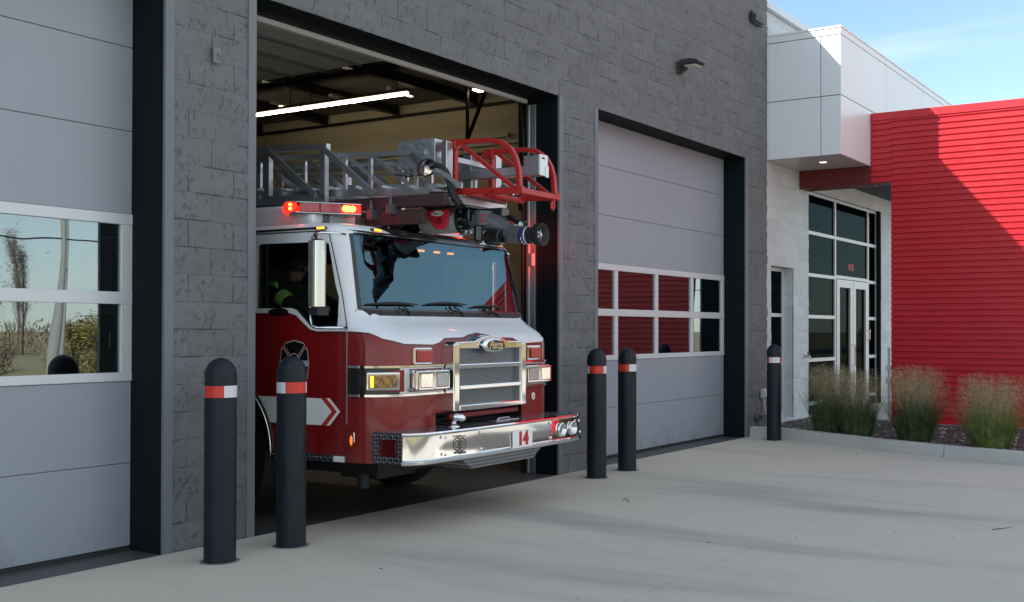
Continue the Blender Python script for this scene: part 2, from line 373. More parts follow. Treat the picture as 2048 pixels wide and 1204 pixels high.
# ------------------------------------------------------------------ fire station
ST=empty('fire_station',(0,0,0),0,'charcoal block fire station with three bays, white canopy box and red metal wing wall','building')
def S(mb,name,mat,**k): return mb.build(name,mat,ST,**k)
BH=.2032; DOORS=[(-5.08,-.813),(0,4.267),(5.08,9.347)]; DH=4.267; TOP=7.08; XR=10.16
def wall_grid(x0,x1,z0,z1,holes,y,mat,name,amp=.019,endface=None,sx=.0508,seed=0):
    nx=int(round((x1-x0)/sx)); nz=int(round((z1-z0)/.0508)); mb=MB(); idx={}
    def vert(i,j):
        k=(i,j)
        if k in idx: return idx[k]
        x=x0+i*sx; z=z0+j*.0508; row=math.floor(z/BH+1e-6)
        p=Vector((x*1.0+seed,seed,z))
        d=noise.fractal(p*3.6,1.0,2.0,4)*amp+noise.noise(p*14)*amp*.6
        bx=math.floor((x+(row%2)*.2032)/.4064+1e-6); d+=(noise.cell(Vector((bx*3.1+seed,row*7.7,1)))-.5)*.005
        fz=(z/BH)%1; fz=min(fz,1-fz)
        if fz<.05: d-=.005
        wx=min(1,min(fz,.25)/.25); bxf=((x+(row%2)*.2032)/.4064)%1; bxf=min(bxf,1-bxf)
        d=d*(.25+.75*wx)*(.35+.65*min(1,bxf/.12))-(.004 if fz<.05 or bxf<.03 else 0)
        yy=y-d
        for h in holes:
            if h[0]-.09<x<h[1]+.09 and z<DH+.03: yy=y-max(-.004,min(.004,d))
        xx=x
        if endface and i==nx: xx=x+noise.noise(Vector((3,7,z*11)))*.018+(.012 if fz>.2 else -.008)
        mb.v.append((xx,yy,z)); idx[k]=len(mb.v)-1; return idx[k]
    for i in range(nx):
        for j in range(nz):
            cx=x0+(i+.5)*sx; cz=z0+(j+.5)*.0508
            if any(h[0]<cx<h[1] and h[2]<cz<h[3] for h in holes): continue
            mb.f.append((vert(i,j),vert(i+1,j),vert(i+1,j+1),vert(i,j+1))); mb.mi.append(0)
    if endface:
        for j in range(nz):
            a,b=vert(nx,j),vert(nx,j+1); va,vb=mb.v[a],mb.v[b]
            o=len(mb.v); mb.v+=[(va[0],endface,va[2]),(vb[0],endface,vb[2])]; mb.f.append((a,o,o+1,b)); mb.mi.append(0)
    ob=mb.build(name,mat,ST,fix=False,smooth=True); return ob
holes=[(d[0],d[1],-1,DH) for d in DOORS]
wall_grid(-6.7056,XR,-.0508,TOP,holes,0,M['block'],'block_wall',endface=.16)
b=MB(); b.box(-16.3,-6.7,0,.3,-.05,TOP); S(b,'block_wall',M['block'])  # out of view, wall carried on this far so its shadow covers the apron
# backing solid wall behind the split face, returns, roof and sides
b=MB()
prev=-6.7
for d0,d1 in DOORS: b.box(prev,d0-.03,.03,.34,-.04,DH+.03); prev=d1+.03
b.box(prev,XR-.02,.03,.34,-.04,DH+.03); b.box(-6.7,XR-.02,.03,.34,DH+.03,TOP-.01)
S(b,'inner_wythe',M['block'])
b=MB(); b.box(-16.3,-16,.3,18,-.05,TOP); b.box(-16.3,10.2,17.8,18.1,-.05,TOP); b.box(9.95,10.15,.36,17.8,-.04,TOP-.4); S(b,'side_wall',M['tanblock'])
b=MB(); b.box(-16.3,10.16,.2,18,6.15,6.35); b.box(-16.3,10.16,.02,.32,TOP-.002,TOP+.05); S(b,'roof',M['trim'])
b=MB(); b.box(-16,9.94,.36,17.8,5.95,6.0); S(b,'ceiling_deck',M['darkceil'])
b=MB()
for k in range(9):
    y=1.9+1.9*k; b.box(-15.9,9.9,y-.07,y+.07,5.78,5.945)
S(b,'roof_joists',M['rail'])
# door frames: edge trims, black returns, black head
for d0,d1 in DOORS:
    for xa,xb in((d0-.072,d0+.004),(d1-.004,d1+.072)): b=MB(); b.box(xa,xb,-.006,.02,0,DH+.0); S(b,'jamb_trim',M['trim'])
    b=MB(); b.box(d1-.004,d1+.05,.0205,.46,-.003,DH); b.box(d0-.05,d0+.004,.0205,.46,-.003,DH); b.box(d0-.05,d1+.05,.036,.46,DH,DH+.09)
    S(b,'door_reveal',M['black'])
# closed sectional doors with a glazed band
def bay_door(d0,d1):
    y0,y1=.375,.425; zs=[.03,.64,1.245,1.86,2.475,3.09,3.71,4.32]
    b=MB()
    for i,(za,zb) in enumerate(zip(zs[:-1],zs[1:])):
        if i in(2,3): continue
        b.box(d0,d1,y0,y1,za+.0025,zb-.0025)
    dd=S(b,'bay_door',M['door'],bevel=.003)
    b=MB(); b.box(d0,d1,y0+.012,y1-.01,.03,1.24); b.box(d0,d1,y0+.012,y1-.01,2.48,4.3); b.build('section_seam',M['seam'],dd)
    b=MB(); b.box(d0,d1,y0+.005,y1,-.003,.03); b.build('bottom_seal',M['sill'],dd)
    W=d1-d0; st=[d0,d0+W/4-.02,d0+W/2-.01,d0+W*3/4-.01,d1]
    fr=MB()
    for za,zb in((1.245,1.31),(1.81,1.90),(2.395,2.475)): fr.box(d0,d1,y0-.012,y1,za,zb)
    for xx,w in((d0+.025,.05),(st[1],.085),(st[2],.085),(st[3],.085),(d1-.045,.09)):
        fr.box(xx-w/2,xx+w/2,y0-.009,y1-.003,1.31,1.81); fr.box(xx-w/2,xx+w/2,y0-.009,y1-.003,1.90,2.395)
    fr.build('window_frame',M['alu'],dd,bevel=.004)
    for i in range(4):
        for za,zb in((1.31,1.81),(1.90,2.395)):
            p=MB(); p.box(st[i]+.04,st[i+1]-.04,y0+.010,y0+.016,za,zb); p.build('pane',M['glass'],dd)
for d in(DOORS[0],DOORS[2]): bay_door(*d)
# the open door of the middle bay, stored under the roof
b=MB()
for i in range(7):
    ya=1.15+.61*i; b.box(.03,4.23,ya,ya+.604,4.985,5.03)
od=S(b,'open_bay_door',M['doorback'])
b=MB()
for i in range(8): b.box(.05,4.21,1.13+.61*i,1.17+.61*i,4.945,4.984)
b.build('section_stiffener',M['satin'],od)
b=MB(); b.box(.02,4.25,.43,.475,4.225,4.30); b.build('bottom_rail',M['alu'],od)
for x in(-.02,4.29):
    b=MB(); b.tube([(x,.5,0),(x,.5,3.9),(x,.58,4.45),(x,.85,4.82),(x,1.2,4.93),(x,5.6,4.93)],.035,8)
    b.bar((x,.52,3.0),(x,.52,4.4),.02,.12)
    for yy in(1.8,3.0,4.2,5.4): b.bar((x,yy,4.93),(x,yy,5.5),.03,.05); b.box(x-.06,x+.06,yy-.12,yy+.12,4.86,4.92)
    b.build('track',M['rail'],od)
b=MB(); b.box(4.236,4.262,.31,.345,0,4.2); b.box(4.240,4.262,.345,.40,0,4.2); b.box(4.225,4.262,.39,.425,0,4.2); b.build('vertical_track',M['galv'],od,bevel=.004)
b=MB(); b.box(4.20,4.262,.33,.40,2.36,2.50); b.build('track_bracket',M['satin'],od,bevel=.004)
b=MB(); b.cyl((-.1,.62,4.72),(4.4,.62,4.72),.018); b.cyl((.5,.62,4.72),(1.9,.62,4.72),.045); b.cyl((2.4,.62,4.72),(3.8,.62,4.72),.045)
b.build('torsion_spring',M['rail'],od)
# tracks of the right door with their V hangers
b=MB()
for x in(9.38,):
    b.tube([(x,.48,0),(x,.48,3.9),(x,.6,4.5),(x,1.0,4.75),(x,6,4.75)],.03,6)
for x in(7.0,):
    b.bar((x,3.52,4.5),(x,3.52,5.55),.05,.03); b.bar((x,3.52,4.5),(x,3.0,5.55),.05,.03)
S(b,'door_track_hanger',M['rail'])
b=MB()
b.cyl((9.9,.6,5.02),(9.9,9,5.02),.03); b.cyl((9.88,4.9,5.14),(9.88,7,5.14),.016); b.cyl((9.86,4.88,5.14),(9.86,4.93,5.14),.05)
S(b,'wall_pipe',M['alu'])
b=MB(); b.cyl((9.88,.6,5.74),(9.88,17,5.74),.03,n=10); S(b,'ceiling_pipe',M['rail'])
# strip lights
def strip(x,y0,y1,z,label,group):
    t=empty('strip_light',(x,(y0+y1)/2,z),0,label,'ceiling light',group); h=(y1-y0)/2
    q=MB(); q.box(-.05,.05,-h,h,.032,.075); q.build('housing',M['darkceil'],t)
    q=MB(); q.tube([(0,-h+.02,0),(0,-h+.03,0),(0,h-.03,0),(0,h-.02,0)],.026,8); q.build('lit_tube',M['tube'],t)
    for yy in(-h*.8,h*.8): q=MB(); q.cyl((0,yy,.07),(0,yy,.5),.008,n=6); q.build('hanger',M['rail'],t)
G='lit strip lights in the bay'
strip(7.32,4.98,7.40,5.42,'near lit strip light hanging right of the ladder in the open bay',G)
strip(7.32,7.42,9.84,5.42,'farther lit strip light running left behind the block pier',G)
for i,(x,y,l) in enumerate([(8.0,8.55,'left'),(8.1,7.2,'middle'),(8.2,5.95,'right')]):
    t=empty('ceiling_light',(x+.0,y,5.72),R(90),f'{l} one of three dim short ceiling lights above the lit strip','ceiling light','short ceiling lights')
    q=MB(); q.box(-.05,.05,-.3,.3,-.02,.03); q.build('housing',M['darkceil'],t)
    q=MB(); q.box(-.035,.035,-.28,.12,-.036,-.031); q.build('diffuser',emis('dim_diffuser',(1,.86,.66),2.2) if i==0 else bpy.data.materials['dim_diffuser'],t)
t=empty('ceiling_light',(7.06,3.36,5.27),0,'small bright lamp seen above the V shaped black hanger','ceiling light')
q=MB(); q.box(-.10,.10,-.07,.07,-.02,.03); q.build('housing',M['rail'],t)
q=MB(); q.box(-.08,.08,-.05,.05,-.04,-.021); q.build('diffuser',M['tube'],t)

# white wall to the right
WX0=XR
wh=[(10.55,11.53,.15,2.7),(12.24,16.42,-1,4.14)]
wall_grid(WX0,20.0136,-.0508,6.83,wh,.10,M['wblock'],'white_block_wall',amp=.006,sx=.0508,seed=11)
b=MB()
b.box(10.14,10.555,.12,.5,-.05,6.82); b.box(11.525,12.245,.12,.9,-.05,2.72); b.box(10.5,12.245,.12,.5,2.695,6.82); b.box(10.5,11.6,.12,.5,-.05,.155)
b.box(12.24,16.46,.12,.9,4.135,6.82); b.box(16.455,20,.12,.9,-.05,6.82); S(b,'jamb_block',M['wblock'])
b=MB(); b.box(10.1,20.2,.02,.55,6.82,6.93); S(b,'parapet_coping',M['alu'])
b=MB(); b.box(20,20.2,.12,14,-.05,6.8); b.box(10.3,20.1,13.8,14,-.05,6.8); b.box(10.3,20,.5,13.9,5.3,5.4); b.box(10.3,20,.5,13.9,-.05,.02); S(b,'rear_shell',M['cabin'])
# narrow window
b=MB()
for xa,xb in((10.55,10.61),(11.46,11.53)): b.box(xa,xb,.27,.33,.15,2.7)
for za,zb in((.15,.22),(1.03,1.09),(1.86,1.92),(2.63,2.7)): b.box(10.61,11.46,.273,.327,za,zb)
w=S(b,'window',M['alu'],bevel=.004)
b=MB(); b.box(10.61,11.46,.297,.303,.22,2.63); b.build('pane',M['darkglass'],w)
# storefront
b=MB(); Y0,Y1=.19,.26; XS=[12.27,13.88,15.83,16.40]
for x in XS: b.box(x-.035,x+.035,Y0,Y1,.02,4.13)
zl=[.32,1.10,1.88,2.63,3.39]
for i in(0,2):
    for z in zl: b.box(XS[i]+.035,XS[i+1]-.035,Y0+.003,Y1-.003,z-.032,z+.032)
for z in(2.655,3.39): b.box(XS[1]+.035,XS[2]-.035,Y0+.003,Y1-.003,z-.032,z+.032)
for i in(0,1,2):
    b.box(XS[i]+.035,XS[i+1]-.035,Y0+.003,Y1-.003,4.07,4.13)
    if i!=1: b.box(XS[i]+.035,XS[i+1]-.035,Y0+.003,Y1-.003,.02,.10)
sf=S(b,'storefront',M['alu'],bevel=.004)
b=MB(); b.box(12.3,16.38,.222,.228,.03,4.08); b.build('pane',M['darkglass'],sf)
for k,(xa,xb) in enumerate(((13.925,14.845),(14.865,15.785))):
    b=MB(); y0,y1=.175,.218
    b.box(xa,xa+.15,y0,y1,.03,2.61); b.box(xb-.15,xb,y0,y1,.03,2.61); b.box(xa+.15,xb-.15,y0+.002,y1,.03,.28); b.box(xa+.15,xb-.15,y0+.002,y1,2.46,2.61)
    b.build('door_leaf',M['alu'],sf,bevel=.004)
b=MB(); b.tube([(14.77,.17,.95),(14.77,.11,.95),(14.77,.11,1.35),(14.77,.17,1.35)],.013,6); b.build('door_handle',M['chrome'],sf)
b=MB(); b.tube([(15.71,.17,1.45),(15.71,.12,1.45),(15.71,.12,1.65),(15.71,.17,1.65)],.015,6); b.build('door_handle',M['chrome'],sf)
text_obj('address_digits','8155',.17,M['numred'],sf,(14.84,.215,2.87),(R(90),0,0),sx=.9,offset=.006)
b=MB(); b.box(16.36,16.452,.128,.186,.02,4.13); S(b,'dark_jamb',M['black'])
b=MB(); b.box(12.2,17.7,-1.6,.185,.005,.125); tag(b.build('path',M['kerb']),kind='structure')

# canopy box
BX0,BX1,BY,BZ0,BZ1=10.35,20.0,-1.16,4.38,6.36
b=MB(); b.box(BX0+.03,BX1,BY+.03,.08,BZ0+.02,BZ1-.02); cb=S(b,'canopy_box',M['gap'])
b=MB(); gp=.006
ys=[(BY,-.83),(-.83,.09)]; zs=[(BZ0,5.305),(5.305,6.25),(6.25,BZ1)]
for ya,yb in ys:
    for za,zb in zs[:2]: b.box(BX0,BX0+.025,ya+(gp if ya>BY else .0),yb-gp,za+(gp if za>BZ0 else 0),zb-gp)
b.box(BX0,BX0+.025,BY,.09,6.25+gp,BZ1)
xs=[BX0+.026,12.68,14.97,17.3,BX1]
for xa,xb in zip(xs[:-1],xs[1:]):
    for za,zb in zs: b.box(xa+(gp if xa>11 else .0),xb-gp,BY,BY+.025,za+(gp if za>BZ0 else 0),zb-(gp if zb<BZ1 else 0))
b.build('cladding_panel',M['panel'],cb,bevel=.002)
b=MB(); b.box(BX0-.012,BX1,BY-.012,.085,BZ1+.001,BZ1+.03); b.build('coping',M['panel'],cb)
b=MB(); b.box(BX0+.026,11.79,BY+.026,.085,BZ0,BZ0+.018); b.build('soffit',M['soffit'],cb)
t=empty('downlight',(11.02,-.62,BZ0-.002),0,'small round downlight recessed in the soffit of the white canopy','ceiling light')
q=MB(); q.lathe([(.095,0),(.10,-.006),(.075,-.006),(.06,.0)],n=24); q.build('ring',M['chrome'],t,smooth=True)
q=MB(); q.lathe([(.06,-.002),(.0001,-.002)],n=24); q.build('lens',emis('downlight_lens',(1,.9,.75),1.6),t)

# red corrugated wing wall
RX,RT,RYE=11.8,5.25,-6.3
def corr(y0,y1,z0,z1,name='red_metal_wall'):
    p=.0975; prof=[]; z=z0
    while z<z1-1e-6:
        for dz,dx in((0,0),(.058,0),(.068,.026),(.086,.026)):
            if z+dz<=z1: prof.append((RX+dx,z+dz))
        z+=p
    prof.append((RX,z1)); n=len(prof)
    vs=[(x,y0,z) for x,z in prof]+[(x,y1,z) for x,z in prof]
    return MB().add(vs,[(i,i+1,n+i+1,n+i) for i in range(n-1)])
b=corr(-1.51,-1.17,4.1,RT-.13); b2=corr(RYE,-1.51,.12,RT-.13)
b.add(b2.v,b2.f)
for q in(b2,):   # serrated sheet end
    n=len(q.v)//2
    for i in range(n-1):
        a_,c_=q.v[n+i],q.v[n+i+1]; b.add([a_,c_,(RX+.05,a_[1],c_[2]),(RX+.05,a_[1],a_[2])],[(0,1,2,3)])
rw=S(b,'red_metal_wall',M['red'],fix=False)
b=MB(); b.box(RX+.03,RX+.3,RYE,-1.515,.12,RT-.1); b.box(RX+.03,RX+.3,-1.513,-1.17,4.1,RT-.1); b.build('wall_core',M['red'],rw)
b=MB(); b.box(RX-.018,RX+.32,RYE-.01,-1.172,RT-.128,RT); b.build('cap_flashing',M['red'],rw,bevel=.004)
b=MB(); b.box(RX+.0,RX+.28,-1.168,.09,4.12,4.376); b.box(RX-.0,RX+.28,-1.5,-1.17,4.075,4.098); b.box(RX+.005,RX+.4,-1.16,.09,4.075,4.118); b.build('steel_beam',M['redbeam'],rw)
b=MB(); b.box(RX+.01,RX+.3,RYE,-1.50,-.02,.118); b.build('footing',M['kerb'],rw)
b=MB(); b.cyl((RX+.04,-1.46,.13),(RX+.04,-1.46,1.35),.02); b.box(RX+.0,RX+.08,-1.5,-1.42,.75,.85); b.box(RX+.0,RX+.08,-1.5,-1.42,.98,1.05)
b.build('post',M['conduit'],rw)

# kerb and planting bed
kt=[(9.47,-.02),(9.45,-.5),(9.28,-.91),(8.84,-1.82),(8.45,-2.65),(8.19,-3.42),(7.93,-4.32),(7.6,-5.6),(7.3,-7.2),(7.1,-10)]
def smooth_path(p,n=6):
    out=[]
    for i in range(len(p)-1):
        p0,p1,p2,p3=[Vector(p[max(0,min(len(p)-1,i+k))]) for k in(-1,0,1,2)]
        for j in range(n):
            t=j/n; out.append(.5*((2*p1)+(p2-p0)*t+(2*p0-5*p1+4*p2-p3)*t*t+(3*p1-p0-3*p2+p3)*t**3))
    out.append(Vector(p[-1])); return out
kp=smooth_path(kt)
def sweep(path,prof,mb):
    vs=[];n=len(prof)
    for i,p in enumerate(path):
        d=(path[min(i+1,len(path)-1)]-path[max(i-1,0)]).normalized(); nn=Vector((-d.y,d.x))
        for o,z in prof: q=p+nn*o; vs.append((q.x,q.y,z))
    fs=[(i*n+k,i*n+k+1,(i+1)*n+k+1,(i+1)*n+k) for i in range(len(path)-1) for k in range(n-1)]
    fs+=[tuple(range(n)),tuple(range((len(path)-1)*n,len(path)*n))[::-1]]
    mb.add(vs,fs)
prof=[(-.035,-.02),(-.012,.135),(-.002,.15),(.14,.15),(.15,.142),(.15,-.02)]
ki=min(range(len(kp)),key=lambda i:abs(kp[i].y+3.42))
b=MB(); sweep(kp[:ki],prof,b)
q=(kp[ki]-kp[ki-1]).normalized()*.012
sweep([kp[ki-1]+q]+kp[ki:],prof,b)
tag(b.build('kerb',M['kerb'],smooth='auto'),kind='structure')
m=Mat('bark_and_gravel',(.06,.05,.045),.9); n=m.noise(26,4,.7)
m.color(m.mixc(n.step(.35,.7).clamp(),(.030,.024,.022),(.13,.115,.105))); m.bump(n,1,.03); M['bed']=m
b=MB(); pts=[(p.x+.1,p.y) for p in kp]
vs=[(x,y,.105) for x,y in pts]+[(13,y,.105) for x,y in pts]; n=len(pts)
b.add(vs,[(i,i+1,n+i+1,n+i) for i in range(n-1)]); b.add([(9.5,-.02,.105),(9.5,.12,.105),(13,.12,.105),(13,-.02,.105)],[(0,1,2,3)])
tag(b.build('planting_bed',M['bed']),kind='structure')
b=MB(); rng=random.Random(3)
ms=Mat('pale_stones',(.25,.22,.20),.8); ms.color(ms.mixc(ms.noise(6,1).step(.35,.65),(.07,.06,.055),(.30,.27,.24)))
def edge_x(y):
    for i in range(len(kp)-1):
        if kp[i].y>=y>=kp[i+1].y:
            t=(kp[i].y-y)/max(1e-6,kp[i].y-kp[i+1].y); return kp[i].x+(kp[i+1].x-kp[i].x)*t
    return 9.45
for i in range(900):
    y=rng.uniform(-5.2,0); x=edge_x(y)+.18+rng.random()**1.4*2.6
    if x>11.75 or (x>12 ): continue
    r=rng.uniform(.010,.030); c=Vector((x,y,.108+r*.3)); ph=rng.random()*6
    vs=[c+Vector((math.cos(ph+k*1.047)*r*rng.uniform(.8,1.25),math.sin(ph+k*1.047)*r*rng.uniform(.7,1.1),0)) for k in range(6)]
    vs2=[v*1.0+(c-v)*.35+Vector((0,0,r*.8)) for v in vs]
    b.add(vs+vs2,[(k,(k+1)%6,6+(k+1)%6,6+k) for k in range(6)]+[(6,7,8,9,10,11)])
tag(b.build('gravel',ms,fix=False),'loose pale and brown gravel over dark mulch behind the kerb','gravel',kind='stuff')

# ornamental grasses
mg=Mat('green_blades',(.07,.10,.03),.6); x,y,z=mg.xyz()
mg.color(mg.mixc(mg.noise(9,2).step(.35,.65),(.10,.15,.04),(.27,.30,.09))); 
mg2=Mat('dark_green_blades',(.03,.06,.02),.6); mg2.color(mg2.mixc(mg2.noise(9,2).step(.35,.65),(.03,.065,.025),(.12,.15,.06)))
mp_=Mat('tan_plumes',(.36,.24,.14),.8); mp_.color(mp_.mixc(mp_.noise(14,2).step(.35,.65),(.27,.215,.12),(.52,.445,.27)))
def grass(loc,h,rad,label,gm,seed,nb=900,npl=650,pscale=1):
    rg=random.Random(seed); t=empty('ornamental_grass',loc,0,label,'ornamental grass','ornamental grasses along the kerb')
    b=MB()
    def blade(b,base,ang,lean,L,w,n=5,droop=.5):
        d=Vector((math.cos(ang),math.sin(ang),0)); s=Vector((-d.y,d.x,0)); vs=[]
        for k in range(n+1):
            u=k/n; c=base+d*(lean*(u**1.2))+Vector((0,0,L*(u-droop*.35*lean/L*u*u*u))); ww=w*(1-u*.92)
            vs+= [c-s*ww/2,c+s*ww/2]
        b.add(vs,[(2*k,2*k+1,2*k+3,2*k+2) for k in range(n)]); return vs[-1]
    for i in range(nb):
        a=rg.uniform(0,6.283); r=rg.random()**.5*.21; L=h*rg.uniform(.38,.84); base=Vector((math.cos(a)*r,math.sin(a)*r,0))
        blade(b,base,a+rg.gauss(0,.6),rad*rg.uniform(.1,1.25)*L/h,L,rg.uniform(.004,.009))
    b.build('blades',gm,t,fix=False)
    b=MB()
    for i in range(npl):
        a=rg.uniform(0,6.283); r=rg.random()**.5*.15; L=h*rg.uniform(.72,1.06); base=Vector((math.cos(a)*r,math.sin(a)*r,.1))
        tip=blade(b,base,a+rg.gauss(0,.5),rad*rg.uniform(.05,.62),L,.003,4,.3)
        for k in range(int(16*pscale)):   # airy seed head
            u=rg.random(); c=tip-Vector((0,0,.30*u))+Vector((rg.gauss(0,.03),rg.gauss(0,.03),0))*(.4+u)
            dd=Vector((rg.gauss(0,1),rg.gauss(0,1),rg.gauss(.5,1))).normalized()*rg.uniform(.010,.026); ee=dd.cross(Vector((rg.random(),rg.random(),1))).normalized()*.0030
            b.add([c-ee,c+ee,c+dd],[(0,1,2)])
    b.build('seed_heads',mp_,t,fix=False)
grass((9.55,-1.26,.1),.90,.44,'brown topped clump of tall grass leftmost, before the storefront glass',mg2,1,1500,600)
grass((9.30,-1.78,.1),.86,.40,'dark green clump of tall grass second from left, before the glass doors',mg2,2,1700,480)
grass((8.98,-2.70,.1),.93,.58,'dull green clump of tall grass at the left end of the red wall base',mg2,3,1900,750)
grass((8.55,-3.80,.1),.86,.60,'bright green clump of tall grass with pale tan tops, rightmost full clump',mg,4,2400,700)
md=Mat('dry_orange_leaves',(.35,.16,.04),.8)
rg=random.Random(9); b=MB()
for i in range(420):
    a=rg.uniform(0,6.28); r=abs(rg.gauss(0,.11)); z=rg.uniform(0,.26)*(1-r); c=Vector((math.cos(a)*r,math.sin(a)*r,z))
    d=Vector((rg.gauss(0,1),rg.gauss(0,1),rg.gauss(0,1))).normalized()*.022; e=d.cross(Vector((0,0,1)))*.5
    b.add([c-d,c-e,c+d,c+e],[(0,1,2,3)])
tag(b.build('dry_plant',md,fix=False,loc=(8.75,-4.47,.1)),'small dried orange brown plant at the right edge of the bed','plant')

# ------------------------------------------------------------------ bollards
def bollard(x,y,rz,label):
    t=empty('bollard',(x,y,0),rz,label,'bollard','charcoal bollards in front of the bays')
    r=.108; n=48; b=MB()
    pr=[(r*1.01,0),(r,.02),(r,1.30)]+[(r*math.cos(a),1.30+.125*math.sin(a)) for a in [R(8*k) for k in range(1,11)]]+[(.002,1.426)]
    b.lathe(pr,n=n); b.build('post_cover',M['bollard'],t,smooth=True)
    b=MB(); rr=r+.0018
    for k in range(n):
        a0,a1=2*math.pi*k/n,2*math.pi*(k+1)/n; mi=0 if (k//(n//4))%2==0 else 1
        vs=[(rr*math.cos(a),rr*math.sin(a),z) for z in(1.150,1.232) for a in(a0,a1)]; b.add(vs,[(0,1,3,2)],mi)
    b.build('reflective_band',[M['tapered'],M['tapewhite']],t,fix=False,smooth=True)
    return t
def face_cam(x,y,off):   # arcs are 90 deg; red starts at local angle 0; "off" = angle right of the viewer line where red begins (deg, negative = left)
    dx,dy=CAM.x-x,CAM.y-y; v=math.atan2(dy,dx); return v+R(off)
bs=[(-.750,-.533,-78,'bollard nearest the camera, left of a pair before the left pier'),
    (-.106,-.534,-24,'bollard right of the nearest pair, in front of the fire truck door'),
    (4.300,-.481,-45,'bollard just right of the truck bumper, left of its pair'),
    (5.032,-.440,-78,'bollard before the right bay door, right of its pair'),
    (9.168,-.538,50,'farthest bollard, alone at the corner of the white wall')]
for x,y,o,l in bs: bollard(x,y,face_cam(x,y,o),l)
b=MB()
for x,y,o,l in bs: b.lathe([(.135,.0015),(.10,.003)],(x,y,0),n=24)
tag(b.build('sealant',Mat('grey_sealant',(.17,.17,.17),.8)),kind='structure')

# ------------------------------------------------------------------ wall fittings
t=empty('wall_lamp',(7.14,0,5.19),0,'bronze cobra head wall lamp high on the charcoal wall','wall lamp')
q=MB(); q.box(-.09,.09,-.05,-.004,-.12,.10); q.build('bracket',M['lamp'],t,bevel=.02)
q=MB(); q.prism([(-.0,-.13),(-.16,-.05),(-.2,.03),(-.12,.10),(0,.09)],-.07,.07,'x'); q.build('neck',M['lamp'],t,bevel=.02)
t.scale=(.74,.74,.74)
q=MB(); q.prism([(-.08,.0),(-.44,.02),(-.48,.04),(-.46,.07),(-.30,.11),(-.10,.10)],-.17,.17,'x'); q.build('head',M['lamp'],t,bevel=.025)
q=MB(); q.box(-.12,.12,-.40,-.17,-.012,-.001); q.build('lens',M['ledoff'],t)
t=empty('roof_scupper',(9.66,-.012,6.47),0,'small dark metal overflow spout near the top of the wall corner','roof drain')
q=MB(); q.box(-.19,.19,-.05,.0,-.085,.085); q.build('flange',M['lamp'],t,bevel=.006)
q=MB(); q.box(-.16,.16,-.085,-.051,-.06,.05); q.build('spout',M['lamp'],t,bevel=.006)
t=empty('outlet_box',(9.93,-.012,.64),0,'weathered grey outlet box with a drooping conduit, beside the farthest bollard','outlet box')
q=MB(); q.box(-.06,.06,-.055,0,-.07,.07); q.box(-.045,.045,-.075,-.0555,-.05,.05); q.build('box',M['conduit'],t,bevel=.006)
q=MB(); q.tube([(.0,-.04,-.07),(.0,-.045,-.2),(.02,-.06,-.32),(.09,-.07,-.42),(.14,-.05,-.5),(.15,-.03,-.6),(.15,-.02,-.64)],.013,8); q.build('conduit',M['conduit'],t,smooth=True)
t=empty('siamese_inlet',(9.77,-.012,.30),0,'dark pipe inlet with two capped mouths low on the corner pier','pipe inlet')
q=MB(); q.lathe([(.001,0),(.09,0),(.09,-.02),(.05,-.025),(.05,-.07)],ax='y',n=24); q.build('flange',M['block'],t,smooth='auto')
q=MB(); q.cyl((0,-.06,0),(.10,-.13,-.02),.042); q.cyl((0,-.06,0),(-.06,-.14,-.02),.042); q.build('mouth',M['block'],t,smooth='auto')
t=empty('pier_plate',(-.385,-.013,3.70),0,'small painted junction plate high on the left pier','junction box')
q=MB(); q.box(-.035,.035,-.018,0,-.06,.06); q.build('plate',M['trim'],t,bevel=.004)
q=MB(); q.tube([(.0,-.02,.02),(.012,-.035,.0),(.015,-.03,-.03)],.005,6); q.build('hook',M['trim'],t)
t=empty('hose_bib',(11.98,.08,1.18),0,'small dark tap on the white block wall right of the narrow window','tap')
q=MB(); q.cyl((0,0,0),(0,-.10,0),.022,n=12); q.cyl((0,-.09,0),(.02,-.13,-.05),.016,n=10); q.build('spout',M['galv'],t)
q=MB(); q.lathe([(.001,-.07),(.035,-.07),(.035,-.085),(.001,-.085)],ax='y',n=12); q.build('handwheel',M['rail'],t,loc=(0,0,.05))

# ------------------------------------------------------------------ ground litter
for i,(x,y,L,a,l) in enumerate([(3.12,-1.55,.22,20,'short dark twig lying on the concrete ahead of the bumper'),(3.05,-1.62,.16,28,'thin twig beside a longer one ahead of the bumper'),(3.35,-5.0,.24,-30,'dark twig at the right side of the apron'),(8.0,-2.2,.12,30,'small twig lying near the kerb')]):
    q=MB(); p=[Vector((math.cos(R(a))*L*(k/4-.5),math.sin(R(a))*L*(k/4-.5)+.006*math.sin(k*2),.006)) for k in range(5)]; q.tube(p,[.003,.0035,.003,.0025,.0015],5)
    tag(q.build('twig',M['lamp'],loc=(x,y,0)),l,'twig','twigs on the apron')
rg=random.Random(5)
lf=MB()
for i in range(36):
    x=rg.uniform(-1.5,9); y=rg.uniform(-5.5,-.4)
    if x>8: continue
    s=rg.uniform(.006,.016); a=rg.random()*6; c=Vector((x,y,.004)); d=Vector((math.cos(a),math.sin(a),.1))*s; e=Vector((-math.sin(a),math.cos(a),.25))*s*.6
    lf.add([c-d,c-e,c+d,c+e],[(0,1,2,3)])
tag(lf.build('leaf_litter',Mat('dead_leaf',(.07,.05,.035),.9),fix=False),'tiny dead leaves and grit scattered on the concrete','litter',kind='stuff')

